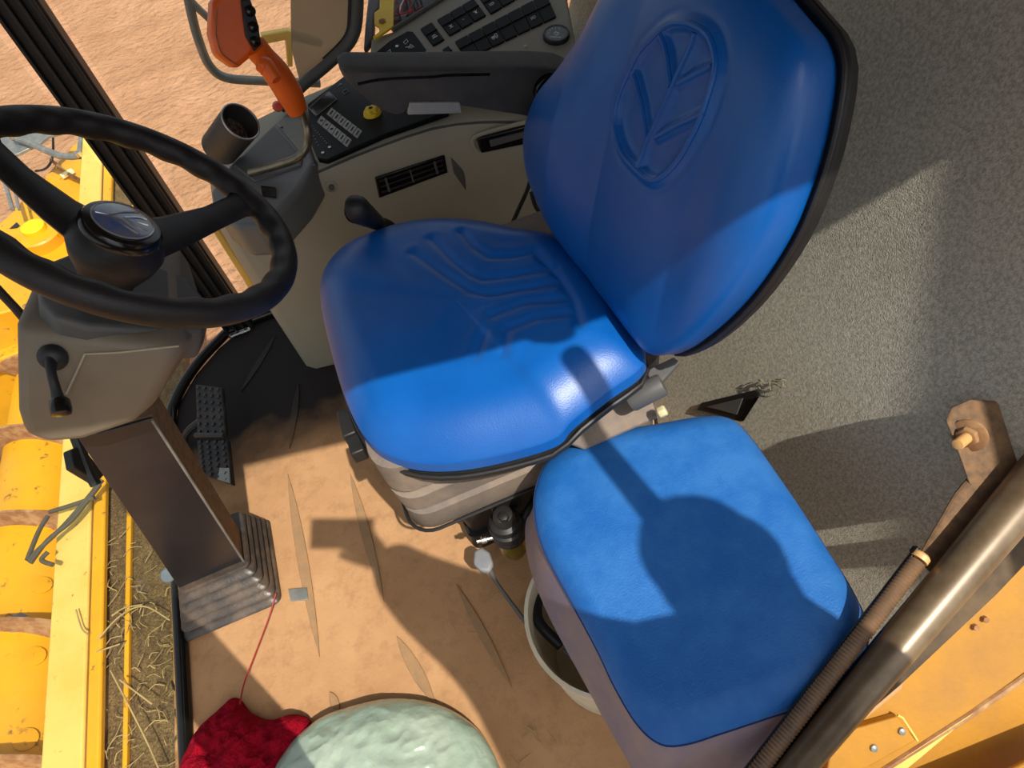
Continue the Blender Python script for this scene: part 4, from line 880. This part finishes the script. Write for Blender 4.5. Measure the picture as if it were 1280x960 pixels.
# header pan beyond the auger and end panel
fx = ac.x
obj('header_pan', G().prism([(fx - .9, .1, -1.72), (fx + .45, .1, -1.60), (fx + .45, 3.35, -1.60), (fx - .9, 3.35, -1.72)], (0, 0, -.03)), STRAW, hd_, label='straw-dusted pan under the auger')
ep = [(0, 0), (.5, 0), (.5, .5), (.35, 1.0), (-.3, 1.05), (-.9, .6), (-1.3, .2), (-1.3, -.1)]
obj('end_panel', G().prism([(fx + .0 + x * .8, 3.36, -1.66 + z) for x, z in ep], (0, .03, 0)), YEL, hd_, bevel=.01, label='yellow end sheet of the header')
# raised yellow shield parts seen through the wheel
sh = thing('yellow_shield', atz(60, 240, -.9), 'yellow sheet metal shield with round drum seen through the steering wheel', 'shield')
obj('sheet', G().prism([atz(x, y, -.85) for x, y in [(-60, 330), (10, 270), (95, 178), (104, 178), (98, 330), (80, 420), (-60, 470)]], (0, 0, -.05)), YEL, sh, bevel=.01)
obj('drum', G().lathe([(.13, 0), (.14, .01), (.14, .10), (.13, .11), (.06, .115)], atz(58, 305, -.86), (.1, -.1, 1), 36), YEL, sh)
obj('drum_core', G().lathe([(.07, .11), (.07, .15)], atz(58, 305, -.86), (.1, -.1, 1), 30), YELP, sh, bevel=.004)
g = G(); g.tube([atz(64, 200, -.83), atz(82, 215, -.82), atz(100, 225, -.82)], .012, 8); obj('edge_bar', g, RUST, sh)
obj('latch', G().frame_box(atz(84, 217, -.82), (.04, .02, 0), (-.01, .02, 0), (0, 0, .012)), mat('cream_sticker', (230, 214, 160), .5), sh, bevel=.003)
obj('warning_triangle', G().prism([atz(x, y, -.845) for x, y in [(12, 286), (21, 278), (27, 284)]], (0, 0, .002)), BLACKP, sh)
# grey linkage
lk = thing('linkage', atz(50, 180, -.5), 'grey steel linkage plate and arm at the header corner', 'linkage')
obj('plate', G().prism([atz(x, y, -.6) for x, y in [(-20, 175), (10, 166), (60, 160), (95, 160), (60, 170), (50, 178), (22, 192), (-20, 205)]], (0, 0, -.02)), STEEL, lk, bevel=.003)
obj('arm', G().tube([atz(16, 172, -.56), atz(40, 180, -.56), atz(75, 195, -.56), atz(100, 195, -.56)], .022, 8, smooth=2), STEEL, lk)
for p in ((17, 173), (100, 195)): obj('pin', G().lathe([(.02, 0), (.02, .03), (.012, .035)], atz(*p, -.55), (0, 0, 1), 14), CHROME, lk)
obj('upright', G().tube([atz(100, 195, -.58), atz(103, 162, -.58)], .02, 8, smooth=0), STEEL, lk)
obj('hose', G().tube([atz(66, 165, -.7), atz(66, 195, -.75), atz(58, 210, -.8), atz(44, 214, -.8)], .008, 8), CABLE, lk)
for i, pts in enumerate([[(0, 210), (8, 235), (16, 262)], [(16, 225), (20, 245), (24, 262)]]): obj('strut', G().tube([atz(*p, -.7) for p in pts], .014 - .004 * i, 8), STEEL, lk)
# hoses on the lower beam
g = G()
for pts in [[(128, 600), (95, 640), (72, 665), (45, 690), (36, 702)], [(125, 606), (90, 650), (60, 675), (38, 704)], [(60, 645), (48, 665), (34, 700)], [(118, 622), (88, 632), (62, 640)], [(60, 690), (52, 700), (66, 706)]]: g.tube([atz(x, y, ZB + .06) for x, y in pts], .008, 8)
obj('beam_hoses', g, mat('dusty_hose', (70, 66, 52), .7), hd_, label='thin dark hydraulic hoses over the beam')
# wiper arm across lower left
wi = thing('windscreen_wiper', V((-.80, .62, .1)), 'black wiper arm outside the windscreen, left of the column', 'wiper')
obj('arm', G().tube([atx(-12, 352, -.80), atx(18, 384, -.80), atx(42, 412, -.80), atx(112, 592, -.79), atx(120, 606, -.79)], [.010, .010, .011, .012, .012], 8, smooth=1), BLACKP, wi)
obj('blade', G().tube([atx(-20, 338, -.80), atx(40, 402, -.80)], .004, 6, smooth=0), GREYD, wi)
obj('pivot_cover', G().hull([atx(x, y, -.81) + V((k, 0, 0)) for x, y in [(78, 566), (92, 560), (120, 598), (112, 606), (82, 588)] for k in (0, .02)]), BLACKP, wi, bevel=.003)
# mirror arm outside right window
mr = thing('mirror_arm', aty(250, 60, 2.15), 'bent grey steel mirror arm outside the right window', 'mirror arm')
obj('main_tube', G().tube([aty(*p, 2.15) for p in [(228, -40), (240, 20), (250, 55), (262, 82), (282, 97), (325, 101), (400, 104)]], .013, 12), STEEL, mr)
obj('brace_tube', G().tube([aty(*p, 2.15) for p in [(234, -6), (243, 6), (262, 24)]], .010, 10), STEEL, mr)
gb = thing('handrail_bracket', aty(345, 45, 2.3), 'pale yellow bracket outside the right window', 'bracket')
obj('top_bar', G().prism([aty(*p, 2.3) for p in [(326, 44), (360, 38), (405, 52), (402, 60), (360, 50), (330, 56)]], (0, .03, 0)), YELC, gb, bevel=.004)
obj('leg', G().prism([aty(*p, 2.3) for p in [(357, 48), (366, 48), (366, 84), (360, 84)]], (0, .03, 0)), YELC, gb, bevel=.003)
# light slab beside the cab on the ground
g = G(); g.tube([aty(272, 284, 2.0), aty(310, 345, 2.0), aty(345, 405, 2.0)], .02, 8, smooth=0)
obj('side_rail', g, YELC, label='pale rail outside below the right window', cat='rail')

# yellow body behind the door pillar
YP = atz(1200, 800, -.12); YN = V((-.12, -.62, .78)).normalized()
def yp(px, py, off=0): return on(px, py, YP + YN * off, YN)
yb_ = thing('bodywork', YP - YN * .05, 'dusty orange-yellow machine bodywork with bolts beyond the corner post', 'bodywork')
obj('upper_panel', G().prism([yp(*p) for p in [(1330, 600), (1330, 805), (1150, 940), (1060, 1010), (960, 1010), (1130, 800)]], -YN * .02), YELD, yb_, bevel=.004)
obj('lower_panel', G().prism([yp(*p, -.03) for p in [(1330, 800), (1330, 1010), (1080, 1010), (1150, 935)]], -YN * .02), YELD, yb_, bevel=.004)
obj('ledge', G().tube([yp(*p, .0) for p in [(1330, 812), (1210, 895), (1085, 975)]], .007, 8, smooth=0), RUST, yb_)
obj('ledge_bright', G().prism([yp(*p, .002) for p in [(1215, 890), (1130, 945), (1080, 985), (1095, 990), (1150, 945)]], YN * .004), YELC, yb_)
for p in ((1217, 783), (1229, 773)): obj('bolt', G().lathe([(.0065, 0), (.0065, .010), (.004, .011)], yp(*p), YN, 6), RUST, yb_)
obj('angle_bracket', G().prism([yp(*p, .02) for p in [(1066, 912), (1122, 896), (1146, 925), (1092, 956), (1030, 985), (1040, 930)]], -YN * .02), YELD, yb_, bevel=.003, label='yellow angle bracket')
obj('bracket_edge', G().tube([yp(*p, .022) for p in [(1122, 894), (1128, 897), (1147, 926)]], .0025, 6, smooth=0), YELC, yb_)
for p in ((1127, 914), (1092, 935)): obj('rivet', G().lathe([(.008, 0), (.007, .004), (.002, .006)], yp(*p, .021), YN, 16), STEEL, yb_)

# ================================================================== PHOTOGRAPHER on the access platform (out of frame, throws the shadow)
plf = obj('platform', G().box((-.3, -1.1, -.26), (.95, -.08, -.20)), YELD, bevel=.005, label='yellow access platform outside the cab door', cat='platform')
per = thing('person', (.45, -.55, -.2), 'person in a navy shirt and wide hat holding a phone over the cab', 'person')
def skinned(name, verts, edges, radii, m, root=0, sub=2):
    me = bpy.data.meshes.new(name); me.from_pydata([V(v) - ROOT[per] for v in verts], edges, []); o = bpy.data.objects.new(name, me); COL.objects.link(o); o.parent = per
    me.materials.append(m); md = o.modifiers.new('skin', 'SKIN'); md.use_smooth_shade = True
    for i, r in enumerate(radii): me.skin_vertices[0].data[i].radius = (r, r) if not isinstance(r, tuple) else r
    me.skin_vertices[0].data[root].use_root = True; s_ = o.modifiers.new('sub', 'SUBSURF'); s_.levels = s_.render_levels = sub; return o
def sc(x, y, z): return (x + .2 * (z - 1.4), y - .64 * (z - 1.4), z)   # point at height z on a sun ray through (x, y, 1.4)
H = V((.487, -.36, 1.42))
bv = [(.38, -.78, .64), (.36, -.68, .82), (.31, -.50, .98), (.31, -.37, 1.13), (.45, -.375, 1.28), H, H + V((0, -.01, .07)),
      (.54, -.44, 1.14), sc(.48, -.36, 1.26), sc(.425, -.18, 1.42), sc(.405, -.02, 1.52), sc(.362, .15, 1.60),
      sc(.22, -.42, 1.18), sc(.125, -.29, 1.15), sc(.055, -.19, 1.22), sc(.03, -.10, 1.30),
      (.50, -.78, .60), (.52, -.66, .22), (.53, -.68, -.12), (.54, -.52, -.165),
      (.27, -.78, .60), (.26, -.66, .22), (.25, -.68, -.12), (.24, -.52, -.165)]
be = [(0, 1), (1, 2), (2, 3), (3, 4), (4, 5), (5, 6), (3, 7), (7, 8), (8, 9), (9, 10), (10, 11), (3, 12), (12, 13), (13, 14), (14, 15), (0, 16), (16, 17), (17, 18), (18, 19), (0, 20), (20, 21), (21, 22), (22, 23)]
br = [(.2, .15), (.22, .16), (.26, .18), (.25, .16), .065, .085, .08, .08, .052, .024, .022, .024, .13, .105, .08, .05, .10, .065, .05, .035, .10, .065, .05, .035]
skinned('body', bv, be, br, SHIRT)
obj('hat', G().lathe([(.088, -.005), (.094, .0), (.092, .008), (.09, .012), (.085, .07), (.07, .10), (.02, .105)], H + V((0, -.0, .06)), (0, 0, 1), 40), HATM, per)
def hand(c, d, up, side_, curl, nm):
    d, up, side_ = V(d).normalized(), V(up).normalized(), V(side_).normalized()
    vv = [c, c + d * .04, c + d * .075]; ee = [(0, 1), (1, 2)]; rr = [.026, (.036, .02), (.036, .018)]
    for k, (o_, L_) in enumerate([(-.03, .06), (-.010, .07), (.011, .066), (.03, .05)]):
        b = len(vv); p0 = c + d * .08 + side_ * o_; p1 = p0 + d * L_ * .5 - up * .012 * curl; p2 = p1 + d * L_ * .3 - up * .028 * curl; p3 = p2 - up * .02 * curl + d * .004
        vv += [p0, p1, p2, p3]; ee += [(2, b), (b, b + 1), (b + 1, b + 2), (b + 2, b + 3)]; rr += [.010, .009, .008, .007]
    b = len(vv); vv += [c + d * .03 - side_ * .04, c + d * .055 - side_ * .055 - up * .02]; ee += [(1, b), (b, b + 1)]; rr += [.012, .009]
    o = skinned(nm, vv, ee, rr, SKIN, 0, 1)
hand(V(sc(.362, .155, 1.59)), V(sc(.37, .21, 1.60)) - V(sc(.362, .155, 1.59)), (0, -.6, .6), (1, 0, 0), 2.0, 'hand')
# phone held just behind the camera point
hand(CAM + AX * .075 + AY * .085 - AZ * .075, -AX - AY * .45, -AZ, AY, -.15, 'hand')
ph = CAM - AZ * .02 + AX * .0 
pho = thing('phone', ph, 'black smartphone held up over the cab', 'phone')
obj('phone_body', G().frame_box(ph + AX * -.045 + AY * .028 - AZ * .003, AX * .078, AY * .037, AZ * .004), GLOSSB, pho, bevel=.003)
obj('lens', G().lathe([(.005, 0), (.005, .003)], ph + AZ * .001, AZ, 16), GLOSSB, pho)
